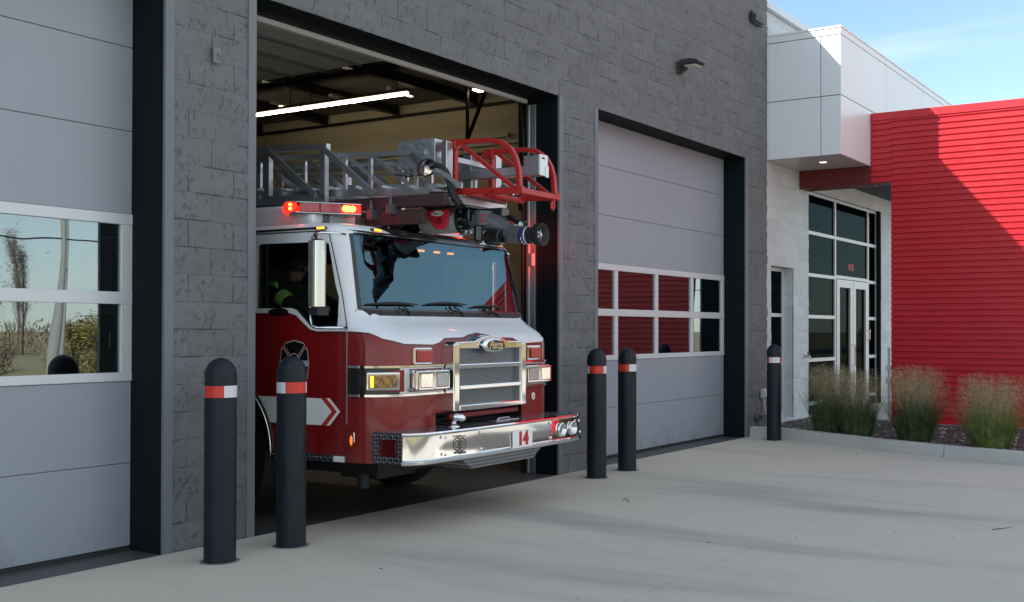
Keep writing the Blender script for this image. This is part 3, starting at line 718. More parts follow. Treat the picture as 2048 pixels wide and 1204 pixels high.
# ------------------------------------------------------------------ fire truck (local frame: x across, y backwards, z up)
TR=empty('fire_truck',(1.802,-.8433,0),R(2),'red and white ladder fire truck nosing out of the open middle bay','fire truck')
TR.scale=(1.016,1,1)
def T(mb,name,mat,**k): return mb.build(name,mat,TR,**k)
LV=[(.556,1.25,.0,.30),(1.48,1.25,.0,.30),(1.545,1.25,.012,.30),(1.60,1.25,.06,.31),(1.68,1.25,.19,.33),(1.735,1.25,.275,.30),(1.765,1.25,.30,.26),(2.43,1.24,.475,.24),(2.475,1.23,.51,.24),(2.505,1.20,.56,.25),(2.52,1.12,.66,.25)]
def lvl(z):
    if z<=LV[0][0]: return LV[0][1:]
    for a,b in zip(LV[:-1],LV[1:]):
        if z<=b[0]:
            t=(z-a[0])/(b[0]-a[0]); return tuple(a[i]+(b[i]-a[i])*t for i in(1,2,3))
    return LV[-1][1:]
def front(u,z):
    hw,wf,r=lvl(z); bow=.035*(u/hw)**2; e=abs(u)-(hw-r)
    return wf+bow+(r-math.sqrt(max(0,r*r-e*e)) if e>0 else 0)
def loop(z,ins=0,back=3.5):
    hw,wf,r=lvl(z); pts=[]; N=9
    def pos(t,sg):
        c=Vector((hw-r+ (r-ins)*math.sin(t), wf+r-(r-ins)*math.cos(t))); return (sg*c.x, c.y+.035*(c.x/hw)**2*math.cos(t))
    pts.append((-(hw-ins),back-ins)); pts.append((-(hw-ins),1.2))
    for k in range(N,-1,-1): pts.append(pos(math.pi/2*k/N,-1))
    for q in(-.66,-.33,0,.33,.66): u=q*(hw-r); pts.append((u,wf+ins+.035*(u/hw)**2))
    for k in range(0,N+1): pts.append(pos(math.pi/2*k/N,1))
    pts.append((hw-ins,1.2)); pts.append((hw-ins,back-ins)); return pts
def solid(levels,ins=0,mi=0,back=3.5):
    mb=MB(); vs=[];n=0
    for z in levels:
        L=loop(z,ins,back); n=len(L); vs+=[(x,y,z) for x,y in L]
    k=len(levels); fs=[(a*n+i,a*n+(i+1)%n,(a+1)*n+(i+1)%n,(a+1)*n+i) for a in range(k-1) for i in range(n)]
    fs+=[tuple(range(n))[::-1],tuple(range((k-1)*n,k*n))]; mb.add(vs,fs,mi); return mb
WIN=[(1.413,2.335),(1.385,2.352),(0.664,2.346),(0.628,2.328),(0.548,1.988),(0.512,1.89),(0.511,1.643),(0.745,1.635),(0.767,1.637),(0.806,1.655),(0.908,1.742),(0.959,1.786),(1.021,1.806),(1.413,1.805)]
RWIN=[(2.62,1.95),(3.32,1.95),(3.32,2.36),(2.62,2.36)]
def make_cab():
    # two tone paint: white above a boundary line that follows the doors and the nose
    pm=paint('two_tone_paint',(.3,.006,.012)); nt=pm.nt; x,y,z=pm.xyz()
    def curve(e,a,b,pts,z0,z1):
        n=nt.nodes.new('ShaderNodeFloatCurve'); c=n.mapping.curves[0]
        P=[((p-a)/(b-a),(q-z0)/(z1-z0)) for p,q in pts]
        c.points[0].location=P[0]; c.points[1].location=P[-1]
        for p in P[1:-1]: c.points.new(*p)
        for p in c.points: p.handle_type='VECTOR'
        n.mapping.update(); nt.links.new(((e-a)/(b-a)).clamp().k,n.inputs[1]); return E(nt,n.outputs[0])*(z1-z0)+z0
    h=curve(x,-1.25,1.25,[(-1.25,1.612),(-1.20,1.60),(-1.15,1.553),(-1.0,1.512),(-.66,1.503),(-.58,1.52),(-.5,1.556),(-.24,1.562),(-.14,1.585),(0,1.602),(.14,1.585),(.24,1.562),(.5,1.556),(.58,1.52),(.66,1.503),(1.0,1.512),(1.15,1.553),(1.2,1.60),(1.25,1.612)],1.3,1.9)
    g_=curve(y,.3,3.5,[(.3,1.612),(.74,1.612),(.81,1.627),(.9,1.69),(.97,1.745),(1.05,1.765),(3.5,1.765)],1.3,1.9)
    side=y.gt(.36); zb=h*(1.0-side)+g_*side; d=z-zb
    c=pm.mixc(d.step(-.0015,.0015),(.21,.007,.009),(.74,.76,.80))
    line=(1.0-((d+.010).abs()).step(.0035,.005)); c=pm.mixc(line.clamp(),c,(.03,.01,.01)); c=pm.mixc(((1.0-z.step(.55,1.05))*pm.noise(5,5,.65).step(.38,.75)*.22).clamp(),c,(.16,.13,.10)); pm.rough(pm.noise(3,4)*.22+.24); c=pm.mixc(((x.abs()).lt(.76)*z.gt(2.440)*y.lt(.80)*(((x.abs()-.60)*.4+2.44).lt(z))).clamp(),c,(.008,.009,.010)); pm.color(c)
    mats=[pm,M['cabin']]
    body=solid([l[0] for l in LV]).build('cab_body',mats,TR)
    me=body.data
    if len(me.materials)<2: me.materials.append(M['cabin'].m)
    cutters=[]
    def cut(mb):
        for i in range(len(mb.mi)): mb.mi[i]=1
        o=mb.build('cutter',mats); cutters.append(o); md=body.modifiers.new('b','BOOLEAN'); md.operation='DIFFERENCE'; md.solver='EXACT'; md.object=o
        o.parent=TR
    cut(solid([1.25,1.45,1.56,1.62,1.70,1.75,1.80,2.0,2.2,2.43],.055,1))
    q=MB(); q.box(-1.16,1.16,.38,1.2,.85,1.3); cut(q)
    q=MB(); q.prism([(-1.155,1.79),(-1.10,1.775),(1.10,1.775),(1.155,1.79),(1.11,2.40),(1.06,2.432),(-1.06,2.432),(-1.11,2.40)],-.2,.66,'y'); cut(q)
    q=MB(); q.prism(WIN,-1.5,-1.12,'x'); q.prism(WIN,1.12,1.5,'x'); q.prism(RWIN,-1.5,-1.1,'x'); q.prism(RWIN,1.1,1.5,'x'); cut(q)
    q=MB(); q.cyl((-1.6,1.88,.60),(-.72,1.88,.60),.62,n=48); q.cyl((.72,1.88,.60),(1.6,1.88,.60),.62,n=48); cut(q)
    q=MB(); q.box(-.63,.63,-.3,.30,.50,.925); cut(q)
    bpy.context.view_layer.update()
    dg=bpy.context.evaluated_depsgraph_get(); nm=bpy.data.meshes.new_from_object(body.evaluated_get(dg))
    body.modifiers.clear(); body.data=nm; nm.name='cab_body'
    for o in cutters: bpy.data.objects.remove(o)
    nm.shade_smooth()
    try: nm.set_sharp_from_angle(angle=R(28))
    except Exception: pass
    return body
CAB=make_cab()
def patch(z0,z1,uf,off,nu=36,nz=14,rim=None):
    mb=MB(); vs=[]
    for j in range(nz+1):
        z=z0+(z1-z0)*j/nz; a=uf(z)
        for i in range(nu+1): u=-a+2*a*i/nu; vs.append((u,front(u,z)+off,z))
    fs=[]
    for j in range(nz):
        for i in range(nu):
            if rim and rim<=i<nu-rim and 1<=j<nz-1: continue
            fs.append((j*(nu+1)+i,j*(nu+1)+i+1,(j+1)*(nu+1)+i+1,(j+1)*(nu+1)+i))
    return mb.add(vs,fs)
uf=lambda z:1.175-(z-1.77)*.07
ws=T(patch(1.762,2.445,uf,.004,nu=60,nz=16),'windscreen',M['shield'],smooth=True)
patch(1.770,2.452,lambda z:uf(z)+.008,-.003,nu=80,nz=20,rim=2).build('rubber_surround',M['blackp'],ws,fix=False,smooth=True)
b=MB()
for i in range(24):
    u0,u1=-1.17+2.34*i/24,-1.17+2.34*(i+1)/24
    b.add([(u0,front(u0,1.745)-.004,1.738),(u1,front(u1,1.745)-.004,1.738),(u1,front(u1,1.765)-.006,1.785),(u0,front(u0,1.765)-.006,1.785)],[(0,1,2,3)])
b.build('cowl',M['rubber'],ws,fix=False)
# side glass, dark surround, vertical divider
for sg in(-1,1):
    b=MB(); b.prism(WIN,sg*1.232,sg*1.236,'x'); w=T(b,'side_window',M['sideglass'])
    b=MB(); b.bar((sg*1.225,1.33,1.81),(sg*1.225,1.33,2.35),.022,.012); b.build('glass_channel',M['rubber'],w)
    b=MB(); b.prism(RWIN,sg*1.232,sg*1.236,'x'); T(b,'rear_window',M['sideglass'])
b=MB(); b.box(-1.05,1.05,1.0,3.45,2.521,2.70); T(b,'raised_roof',M['twhite'],bevel=.04)
b=MB(); b.box(-1.052,-1.046,2.75,3.3,2.55,2.66); T(b,'roof_window',M['blackp'])
# door seams and trim on the near side
b=MB()
b.box(-1.2545,-1.25,.402,.412,.86,1.612); s_=T(b,'door_edge_trim',M['chrome'])
for sg in(-1,1):
    b=MB(); b.tube([(sg*1.2505,.405,1.62),(sg*1.249,.46,1.9),(sg*1.247,.56,2.25),(sg*1.243,.61,2.405),(sg*1.243,.66,2.435),(sg*1.243,1.45,2.44)],.0045,5)
    b.tube([(sg*1.2505,1.45,2.42),(sg*1.2505,1.45,1.23)],.004,5); b.tube([(sg*1.2505,.407,1.6),(sg*1.2505,.407,.6)],.0035,5)
    b.tube([(sg*1.25,2.55,2.42),(sg*1.25,2.55,.9)],.004,5); b.tube([(sg*1.25,3.44,2.42),(sg*1.25,3.44,.9)],.004,5)
    b.tube([(sg*1.238,.70,2.462),(sg*1.238,3.5,2.462)],.010,5)
    T(b,'door_seam',M['rubber'])
b=MB()
for i in range(2): pass
for k in range(22):
    a=2*math.pi*k/22; b.v.append((-1.2535,1.17+.115*math.cos(a),1.775+.032*math.sin(a)-(.006 if math.sin(a)<0 else 0)))
b.f.append(tuple(range(22))); b.mi.append(0); dh=T(b,'door_handle',M['blackp'],fix=False)
for sg in(-1,1):
    b=MB(); b.box(sg*1.25,sg*1.258,3.33,3.42,1.46,1.60); h_=T(b,'rear_door_handle',M['chrome'],bevel=.01)
    b=MB(); b.tube([(sg*1.25,3.36,1.44),(sg*1.30,3.36,1.42),(sg*1.30,3.37,1.30),(sg*1.25,3.43,1.22)],.012,6); b.build('grab_bar',M['chrome'],h_)
# livery stripe with chevron tip
def flat(poly,name,mat,u=-1.2535,par=None):
    b=MB(); n=len(poly); b.add([(u,p,q) for p,q in poly],[tuple(range(n))]); return b.build(name,mat,par or TR,fix=False)
arcp=[(1.88-.66*math.cos(t),.60+.66*math.sin(t)) for t in [R(d) for d in(22,28,34,40,44.6)]]
st=flat([(arcp[0][0],.845),(.681,.845),(.567,.961),(.682,1.064)]+[(arcp[-1][0],1.064)]+arcp[::-1][1:-1],'livery_stripe',M['white'])
flat([(.675,.845),(.631,.845),(.518,.962),(.633,1.066),(.676,1.066),(.561,.961)],'red_chevron',M['tapered'],-1.2532,st)
flat([(.625,.845),(.588,.845),(.475,.964),(.589,1.068),(.627,1.068),(.512,.962)],'white_chevron',M['white'],-1.2532,st)
# cross emblem on the door
def cross(rad,grow,u,name,mat,par):
    objs=None; b=MB(); cy,cz=.985,1.345
    for k in range(4):
        a0=R(90*k)
        pts=[(.30-grow*.8,-.17-grow*.4),(.90,-.80-grow),(1.0+grow,-.74-grow*.3),(1.08+grow,-.3),(1.14+grow,0),(1.08+grow,.3),(1.0+grow,.74+grow*.3),(.90,.80+grow),(.30-grow*.8,.17+grow*.4)]
        P=[]
        for r_,s_2 in pts: x_,y_=r_*rad,s_2*rad; P.append((cy+(x_*math.cos(a0)-y_*math.sin(a0))*.86,cz+x_*math.sin(a0)+y_*math.cos(a0)))
        n=len(P); b.add([(u,p,q) for p,q in P],[tuple(range(n))])
    return b.build(name,mat,par,fix=False)
em=cross(.165,.045,-1.2522,'cross_emblem',M['silver'],TR); cross(.165,-.015,-1.2534,'emblem_field',M['blackp'],em)
b=MB()
for r0,r1,u in((.085,.078,-1.2545),(.055,.05,-1.2545)):
    for k in range(32):
        a,c=2*math.pi*k/32,2*math.pi*(k+1)/32
        b.add([(u,.985+r*math.cos(t)*.86,1.345+r*math.sin(t)) for r,t in((r0,a),(r0,c),(r1,c),(r1,a))],[(0,1,2,3)])
b.build('emblem_ring',M['silver'],em,fix=False)
flat([(.82,1.32),(1.15,1.32),(1.15,1.37),(.82,1.37)],'emblem_banner',Mat('grey_banner',(.32,.35,.37),.5),-1.2540,em)
# side step strip, marker, wheel arch trim
b=MB(); b.box(-1.262,-1.20,.415,1.27,.555,.608); sp_=T(b,'step_trim',M['plate_yz'],bevel=.004)
b=MB(); b.box(-1.266,-1.2625,.42,.535,.558,.604); b.build('white_label',M['white'],sp_)
b=MB(); b.box(1.20,1.262,.415,1.27,.555,.608); T(b,'step_trim',M['plate_yz'])
b=MB(); b.lathe([(.001,-.013),(.02,-.010),(.03,0)],(0,0,0),'x',n=14); o=T(b,'side_marker',emis('orange_marker',(1,.22,.03),.5,(.6,.12,.02)),smooth=True); o.location=(-1.246,.36,.735); o.scale=(1,.55,1.6)
b=MB(); b.tube([(-1.253,.33,.80),(-1.255,.325,.72)],.006,6); b.build('marker_trim',M['chrome'],TR)
for sg in(-1,1):
    b=MB(); b.tube([(sg*1.255,1.88-.628*math.cos(R(t)),.60+.628*math.sin(R(t))) for t in range(-5,186,5)],.016,8); wt=T(b,'wheel_arch_trim',M['chrome'],smooth=True)
    b=MB(); b.tube([(sg*1.251,1.88-.655*math.cos(R(t)),.60+.655*math.sin(R(t))) for t in range(-3,184,5)],.014,6); b.build('arch_rubber',M['rubber'],wt)
def wheel(x,y):
    sg=1 if x>0 else -1
    b=MB(); pr=[(.30,-.14),(.44,-.15),(.50,-.13),(.52,-.08),(.52,.08),(.50,.13),(.44,.15),(.30,.14)]; b.lathe(pr,(0,0,0),'x',n=40); w=T(b,'tyre',M['rubber'],smooth='auto',loc=(x,y,.515))
    b=MB(); b.lathe([(.30,sg*.14),(.29,sg*.10),(.24,sg*.08),(.15,sg*.14),(.13,sg*.19),(.001,sg*.2)],(0,0,0),'x',n=32)
    for k in range(10): a=R(36*k); b.cyl((sg*.09,.2*math.cos(a),.2*math.sin(a)),(sg*.13,.2*math.cos(a),.2*math.sin(a)),.014,n=8)
    b.build('rim',M['satin'],w,smooth='auto'); return w
for x in(-1.06,1.06):
    wheel(x,1.88); wheel(x,7.3)
b=MB(); b.box(-.95,.95,.35,11,.42,.55); b.cyl((-1.0,1.88,.5),(1.0,1.88,.5),.09,n=12); b.box(-.42,-.36,-.1,11,.55,.80); b.box(.36,.42,-.1,11,.55,.80); b.box(-.8,-.3,.5,.9,.36,.5); b.box(.2,.7,.6,1.1,.34,.5)
b.cyl((-.9,.55,.42),(-.9,.55,.30),.05,n=12)
T(b,'chassis',M['rubber'])
b=MB(); b.box(-1.24,1.24,3.65,11.2,.6,2.35); bd=T(b,'rear_body',M['tred'],bevel=.03)
b=MB()
for i in range(5):
    y0=3.8+1.1*i
    if 6.5<y0<7.6: continue
    b.box(-1.252,-1.241,y0,y0+1.0,.85,2.2)
b.build('locker_shutter',M['satin'],bd)
b=MB(); b.box(-1.0,1.0,3.7,11,2.36,2.5); T(b,'rear_deck',M['rubber'])
# nose: lamp band
def zstrip(z0,z1,off,u0,u1,name,mat,par=TR,n=60,thick=.012,side=None):
    """a strip hugging the nose; u runs round the corner by arc parameter"""
    zm=(z0+z1)/2; hw,wf,r=lvl(zm); pts=[]
    L=loop(zm,-off,back=.5)
    seg=[p for p in L if p[1]<.45]
    P=[Vector(p) for p in seg]
    out=[p for p in P if u0<=p.x<=u1]
    if side=='L': out=[Vector((-(hw+off),.385))]+[p for p in P if p.x<=u1]+[Vector((u1,front(u1,zm)-off))]
    if side=='R': out=[Vector((u0,front(u0,zm)-off))]+[p for p in P if p.x>=u0]+[Vector((hw+off,.385))]
    b=MB(); vs=[]
    for p in out: vs+=[(p.x,p.y,z0),(p.x,p.y,z1)]
    m_=len(out); b.add(vs,[(2*i,2*i+2,2*i+3,2*i+1) for i in range(m_-1)])
    cx=[]
    for p in out:
        c=Vector((0,1.2)); d=(c-p).normalized()*thick; cx.append(p+d)
    vs2=[]
    for p,q in zip(out,cx): vs2+=[(q.x,q.y,z0),(q.x,q.y,z1)]
    o=len(b.v); b.v+=vs2
    for i in range(m_-1): b.f+=[(2*i+1,2*i+3,o+2*i+3,o+2*i+1),(2*i,o+2*i,o+2*i+2,2*i+2)]; b.mi+=[0,0]
    return b.build(name,mat,par,fix=False,smooth='auto')
for side,sg in(('L',-1),('R',1)):
    u0,u1=(-9,-.545) if side=='L' else (.545,9)
    bz=zstrip(1.092,1.332,.012,u0,u1,'lamp_bezel',M['blackp'],side=side)
    zstrip(1.318,1.336,.022,u0,u1,'bezel_strip',M['chrome'],bz,side=side,thick=.02)
    zstrip(1.088,1.106,.022,u0,u1,'bezel_strip',M['chrome'],bz,side=side,thick=.02)
    # red recesses set in a bright panel toward the nose
    b=MB()
    def surf(ua,ub,za,zb,off,mb,n=10):
        vs=[]
        for i in range(n+1):
            u=ua+(ub-ua)*i/n
            for z in(za,zb): vs.append((u,front(u,z)-off,z))
        mb.add(vs,[(2*i,2*i+2,2*i+3,2*i+1) for i in range(n)])
    ua,ub=(-1.17,-.55) if sg<0 else (.55,1.17)
    surf(ua,ub,1.108,1.316,.015,b); b.build('bright_panel',M['satin'],bz,fix=False)
    b=MB(); ua,ub=(-1.215,-1.02) if sg<0 else (1.02,1.215); surf(ua,ub,1.125,1.30,.019,b); b.build('red_inset',M['tred'],bz,fix=False)
    b=MB(); ua,ub=(-.965,-.57) if sg<0 else (.57,.965); surf(ua,ub,1.12,1.305,.0185,b); b.build('red_inset',Mat('dark_red_inset',(.10,.004,.02),.3) if sg<0 else bpy.data.materials['dark_red_inset'],bz,fix=False)
    # twin headlamps
    c=sg*.775
    b=MB(); b.box(-.205,.205,-.085,.03,-.085,.085); hl=T(b,'headlamp_housing',M['chrome'],bevel=.02,loc=(c,front(c,1.21)-.02,1.212)); hl.rotation_euler=(0,0,R(0))
    hot=-.1 if sg<0 else .1
    for q,mt in((hot,M['head']),(-hot,M['headoff'])):
        b=MB(); b.box(q-.078,q+.078,-.097,-.084,-.058,.058); b.build('lens',mt,hl,bevel=.008)
        b=MB(); b.box(q-.093,q+.093,-.094,-.080,-.073,.073); b.box(q-.080,q+.080,-.096,-.0935,-.060,.060,mi=1); b.build('lens_rim',[M['chrome'],M['rubber']],hl,bevel=.006)
    # amber turn lamp round the corner
    ang=R(-38)*(-sg)
    pos=(sg*1.165,front(1.165,1.21)-.012,1.212)
    b=MB(); b.box(-.135,.135,-.03,.03,-.075,.075); tl=T(b,'turn_lamp',M['chrome'],bevel=.015,loc=pos,rot=(0,0,ang))
    b=MB(); b.box(-.112,.112,-.040,-.029,-.052,.052); b.build('lens',M['amber'],tl,bevel=.008)
    if sg<0: b=MB(); b.box(-.105,-.08,-.0425,-.0405,-.045,.045); b.build('lit_edge',M['amberlit'],tl)
    # red strobe above
    c=sg*.812
    b=MB(); b.box(-.112,.112,-.02,.03,-.07,.07); sl=T(b,'warning_lamp',M['chrome'],bevel=.012,loc=(c,front(c,1.41)-.008,1.41))
    b=MB(); b.box(-.092,.092,-.045,-.018,-.052,.052); b.build('lens',M['redlens'],sl,bevel=.016)
b=MB(); b.lathe([(.001,-.006),(.034,-.006),(.036,0)],ax='y',n=20); o=T(b,'round_badge',M['white'],loc=(.83,front(.83,1.0)-.002,.995)); o.scale=(.75,1,1)
b=MB(); b.lathe([(.001,-.008),(.018,-.008),(.018,-.0065)],ax='y',n=16); b.build('badge_mark',M['satin'],o)
# grille
G0,G1=-.03,-.11
b=MB()
out=[(-.535,.935),(.535,.935),(.535,1.50),(.50,1.528),(.24,1.532),(.14,1.575),(0,1.592),(-.14,1.575),(-.24,1.532),(-.50,1.528),(-.535,1.50)]
xs_=[-.535,-.455,.455,.535]
b.box(-.535,-.455,G1,.02,.935,1.505); b.box(.455,.535,G1,.02,.935,1.505)
for za,zb in((.935,.985),(1.112,1.152),(1.292,1.335)): b.box(-.455,.455,G1+.002,.02,za,zb)
b.prism([(-.535,1.462),(.535,1.462),(.535,1.50),(.50,1.524),(.24,1.53),(.14,1.566),(0,1.582),(-.14,1.566),(-.24,1.53),(-.50,1.524),(-.535,1.50)],G1+.004,.03,'y')
gr=T(b,'grille',M['chrome'],bevel=.010)
b=MB(); b.box(-.46,.46,-.045,-.035,.96,1.47); b.build('mesh_panel',M['mesh'],gr)
b=MB()
for za,zb in((.985,1.112),(1.152,1.292),(1.335,1.462)):
    for p in(-1,1): b.box(min(p*.4555,p*.449),max(p*.4555,p*.449),G1+.02,-.04,za,zb)
b.build('opening_side',M['satin'],gr)
b=MB(); b.lathe([(.001,-.03),(.145,-.03),(.17,-.018),(.175,0)],ax='y',n=40); bg=T(b,'grille_badge',M['chrome'],smooth='auto',loc=(0,G1-.004,1.492)); bg.scale=(1,1,.38)
b=MB(); b.lathe([(.001,-.034),(.118,-.034),(.121,-.029)],ax='y',n=40); b.build('badge_field',M['blackp'],bg)
t_=text_obj('badge_script','Pierce',.105,M['gold'],TR,(0,G1-.041,1.492),(R(90),0,0),shear=.35,offset=.002,sx=.8); t_.parent=bg; t_.location=(0,-.037,0); t_.scale=(.72,2.6,1)
# opening below the grille
b=MB(); b.box(-.62,.62,.26,.29,.5,.93)
for k in range(8): b.box(-.6,.6,.20,.26,.6+k*.04,.62+k*.04)
T(b,'radiator_recess',M['rubber'])
b=MB(); b.box(-.50,.50,-.045,-.0,.872,.912); T(b,'red_crossbar',M['tred'],bevel=.008)
# bumper
def bpath(o=0): return [Vector(p) for p in[(-1.255-o,-.17),(-1.235-o,-.215-o*.4),(-1.17-o*.6,-.262-o),(-1.08,-.292-o),(-.9,-.308-o),(-.5,-.327-o),(0,-.330-o),(.5,-.329-o),(.9,-.324-o),(1.08,-.312-o),(1.18+o*.6,-.280-o),(1.235+o,-.215-o*.4),(1.255+o,-.17)]]
def bsweep(prof,name,mat,par=TR,**k):
    b=MB(); P=bpath(); vs=[];n=len(prof)
    for i,p in enumerate(P):
        d=(P[min(i+1,len(P)-1)]-P[max(i-1,0)]).normalized(); nn=Vector((d.y,-d.x))
        for o,z in prof: q=p+nn*o; vs.append((q.x,q.y,z))
    b.add(vs,[(i*n+j,(i+1)*n+j,(i+1)*n+j+1,i*n+j+1) for i in range(len(P)-1) for j in range(n-1)])
    b.f+=[tuple(range(n)),tuple(range((len(P)-1)*n,len(P)*n))[::-1]]; b.mi+=[0,0]
    return b.build(name,mat,par,smooth='auto',**k)
bp=bsweep([(-.05,.562),(.010,.562),(.022,.570),(.022,.592),(.008,.600),(.0052,.604),(.0050,.609),(-.0014,.781),(-.0016,.786),(.002,.789),(.010,.792),(.017,.803),(.012,.815),(-.05,.817)],'bumper',M['chrome'],fix=False)
for sg in(-1,1):
    b=MB(); x0,x1=sorted((sg*1.262,sg*1.235))
    b.box(x0,x1,-.175,-.12,.565,.812); b.box(x0,x1,.07,.125,.565,.812); b.box(x0,x1,-.12,.07,.565,.625); b.box(x0,x1,-.12,.07,.762,.812); b.build('end_plate',M['plate_yz'],bp)
    b=MB(); x0,x1=sorted((sg*1.24,sg*1.20)); b.box(x0,x1,-.12,.07,.625,.762); b.build('end_recess',Mat('dark_red_lens',(.09,.004,.008),.2) if sg<0 else bpy.data.materials['dark_red_lens'],bp)
    b=MB(); b.box(min(sg*1.25,sg*1.232),max(sg*1.25,sg*1.232),-.119,-.095,.63,.757); b.build('recess_rim',M['chrome'],bp,bevel=.006)
b=MB(); P=[(p.x,p.y) for p in bpath(-.03)]; b.prism(P+[(1.22,.12),(-1.22,.12)],.806,.8135,'z'); b.build('bumper_deck',M['plate_xy'],bp)
b=MB(); b.prism([(-.62,.560),(.62,.560),(.46,.455),(-.46,.455)],-.24,.25,'y'); b.build('skid_plate',M['plate_xz'],bp,bevel=.004)
b=MB()
for x,y,z in [(-.93,0,.765),(-.93,0,.628),(-.46,0,.765),(-.46,0,.63),(.60,0,.765),(.60,0,.63),(1.12,0,.75),(1.14,0,.64)]:
    yy=-.338+.014*abs(x)**3-.002; b.lathe([(.001,-.012),(.011,-.009),(.015,0)],(x,yy,z),'y',n=12)
b.build('bolt',M['chrome'],bp,smooth=True)
for x in(.795,.995):
    b=MB(); yy=-.334 if x<.9 else -.328
    b.lathe([(.048,0),(.052,-.012),(.062,-.014),(.066,-.004),(.066,.004)],(x,yy-.003,.690),'y',n=32)
    b.lathe([(.05,-.004),(.035,.02),(.012,.03),(.001,.03)],(x,yy-.006,.690),'y',n=32)
    b.build('horn_bell',M['chrome'],bp,smooth=True)
b=MB(); rg=random.Random(2)
for k in range(18): a=R(20*k); b.lathe([(.001,-.0025),(.0085,-.0025)],(-.73+.047*math.cos(a),-.341,.693+.052*math.sin(a)),'y',n=8)
for k in range(10): a=R(36*k+10); b.lathe([(.001,-.0025),(.007,-.0025)],(-.73+.024*math.cos(a),-.341,.693+.028*math.sin(a)),'y',n=8)
for i in range(7):
    for dz in(-.072,-.063,.066): b.lathe([(.001,-.0025),(.0072,-.0025)],(-.775+.015*i+(.007 if dz<-.07 else 0),-.341,.693+dz),'y',n=8)
b.build('drilled_speaker_holes',M['blackp'],bp,fix=False)
b=MB(); b.box(-.02,.28,-.352,-.342,.588,.738); npl=b.build('number_plate',M['white'],bp,bevel=.003); npl.rotation_euler=(0,0,0)
text_obj('number_14','14',.150,M['numred'],npl,(.13,-.354,.663),(R(90),0,0),offset=.0105,sx=.98)
b=MB(); b.tube([(-.58,-.14,.81),(-.58,-.14,.865),(-.585,-.15,.885),(-.60,-.17,.897),(-.555,-.20,.895),(-.54,-.215,.872)],[.030,.026,.030,.032,.030,.032],12)
b.lathe([(.052,.814),(.05,.826),(.03,.83)],(-.58,-.14,0),'z',n=20); T(b,'hose_elbow',M['chrome'],smooth=True)
b=MB(); b.tube([(.10,-.09,.816),(.13,-.09,.832),(.3,-.07,.832),(.33,-.07,.816)],.009,6); b.box(.05,.4,-.12,-.04,.813,.819); T(b,'deck_latch',M['satin'])
# wipers
b=MB()
def wp(u,z): return (u,front(u,z)-.022,z)
for a,c,piv,mid in (((-1.11,1.832),(-.50,1.842),(-.62,1.765),(-.70,1.828)),((-.40,1.85),(.18,1.856),(.10,1.768),(-.03,1.842)),((.25,1.84),(.75,1.842),(.66,1.765),(.48,1.832))):
    pts=[wp(a[0]+(c[0]-a[0])*k/6,a[1]+(c[1]-a[1])*k/6+.012*math.sin(math.pi*k/6)) for k in range(7)]
    b.tube(pts,[.005,.009,.012,.014,.012,.009,.005],6); b.bar(wp(*piv),wp(*mid),.016,.010); b.bar(wp(piv[0]-.14,piv[1]),wp(mid[0]-.05,mid[1]),.010,.008)
    b.cyl(wp(piv[0],piv[1]-.004),(piv[0],front(piv[0],1.76)+.02,1.76),.02,n=10)
T(b,'wiper',M['rubber'])
# mirrors
for sg in(-1,1):
    b=MB(); X=sg*1.45
    if sg>0:
        b.tube([(1.24,.62,2.41),(1.34,.64,2.40),(1.37,.70,2.36),(1.36,.72,2.05),(1.33,.68,1.66),(1.24,.6,1.64)],.011,8); mi=T(b,'mirror_arm',M['chrome'],smooth=True)
        b=MB(); b.box(1.26,1.34,.80,.86,1.81,2.33); b.build('mirror_head',M['chrome'],mi,bevel=.02); continue
    b.tube([(sg*1.24,.44,2.395),(sg*1.32,.45,2.40),(X,.50,2.395),(X,.555,2.392),(X,.590,2.36),(X,.603,2.26),(X,.605,1.70),(X,.585,1.655),(X,.54,1.642),(sg*1.33,.43,1.64),(sg*1.24,.42,1.642)],.011,8)
    mi=T(b,'mirror_arm',M['chrome'],smooth=True)
    b=MB(); n=10; 
    prof_=[(sg*1.45+.062*math.sin(R(a)),.545-.085*math.cos(R(a))) for a in range(-80,81,16)]; pp_=prof_+[(prof_[-1][0],.57),(prof_[0][0],.57)]
    b.prism(pp_,1.808,2.332,'z'); b.build('mirror_head',Mat('mirror_chrome',(.52,.51,.50),.07,1),mi,smooth='auto')
    b=MB(); b.box(sg*1.45-.03,sg*1.45+.03,.50,.56,2.33,2.345); b.box(sg*1.45-.06,sg*1.45+.06,.47,.57,1.74,1.80); b.cyl((X,.55,2.33),(X,.55,2.40),.012,n=8); b.build('mirror_mount',M['rubber'],mi)
# roof markers
def marker(x,y,z,ang,nm='roof_marker'):
    b=MB(); b.box(-.06,.06,-.012,.012,-.012,.012); o=T(b,nm,M['blackp'],bevel=.006,loc=(x,y,z),rot=(0,0,ang))
    b=MB(); b.box(-.03,.05,-.017,-.011,-.008,.008); b.build('lens',M['amberlit'],o)
marker(-1.246,.70,2.458,R(-90)); marker(-.80,front(-.8,2.47)-.004,2.470,0); marker(.96,front(.96,2.47)-.004,2.470,0); marker(1.246,.70,2.458,R(90))
b=MB()
for u in(-.12,.10,.30): b.box(u-.035,u+.035,.58,.60,2.335,2.352)
T(b,'visor_lights',M['amberlit'])
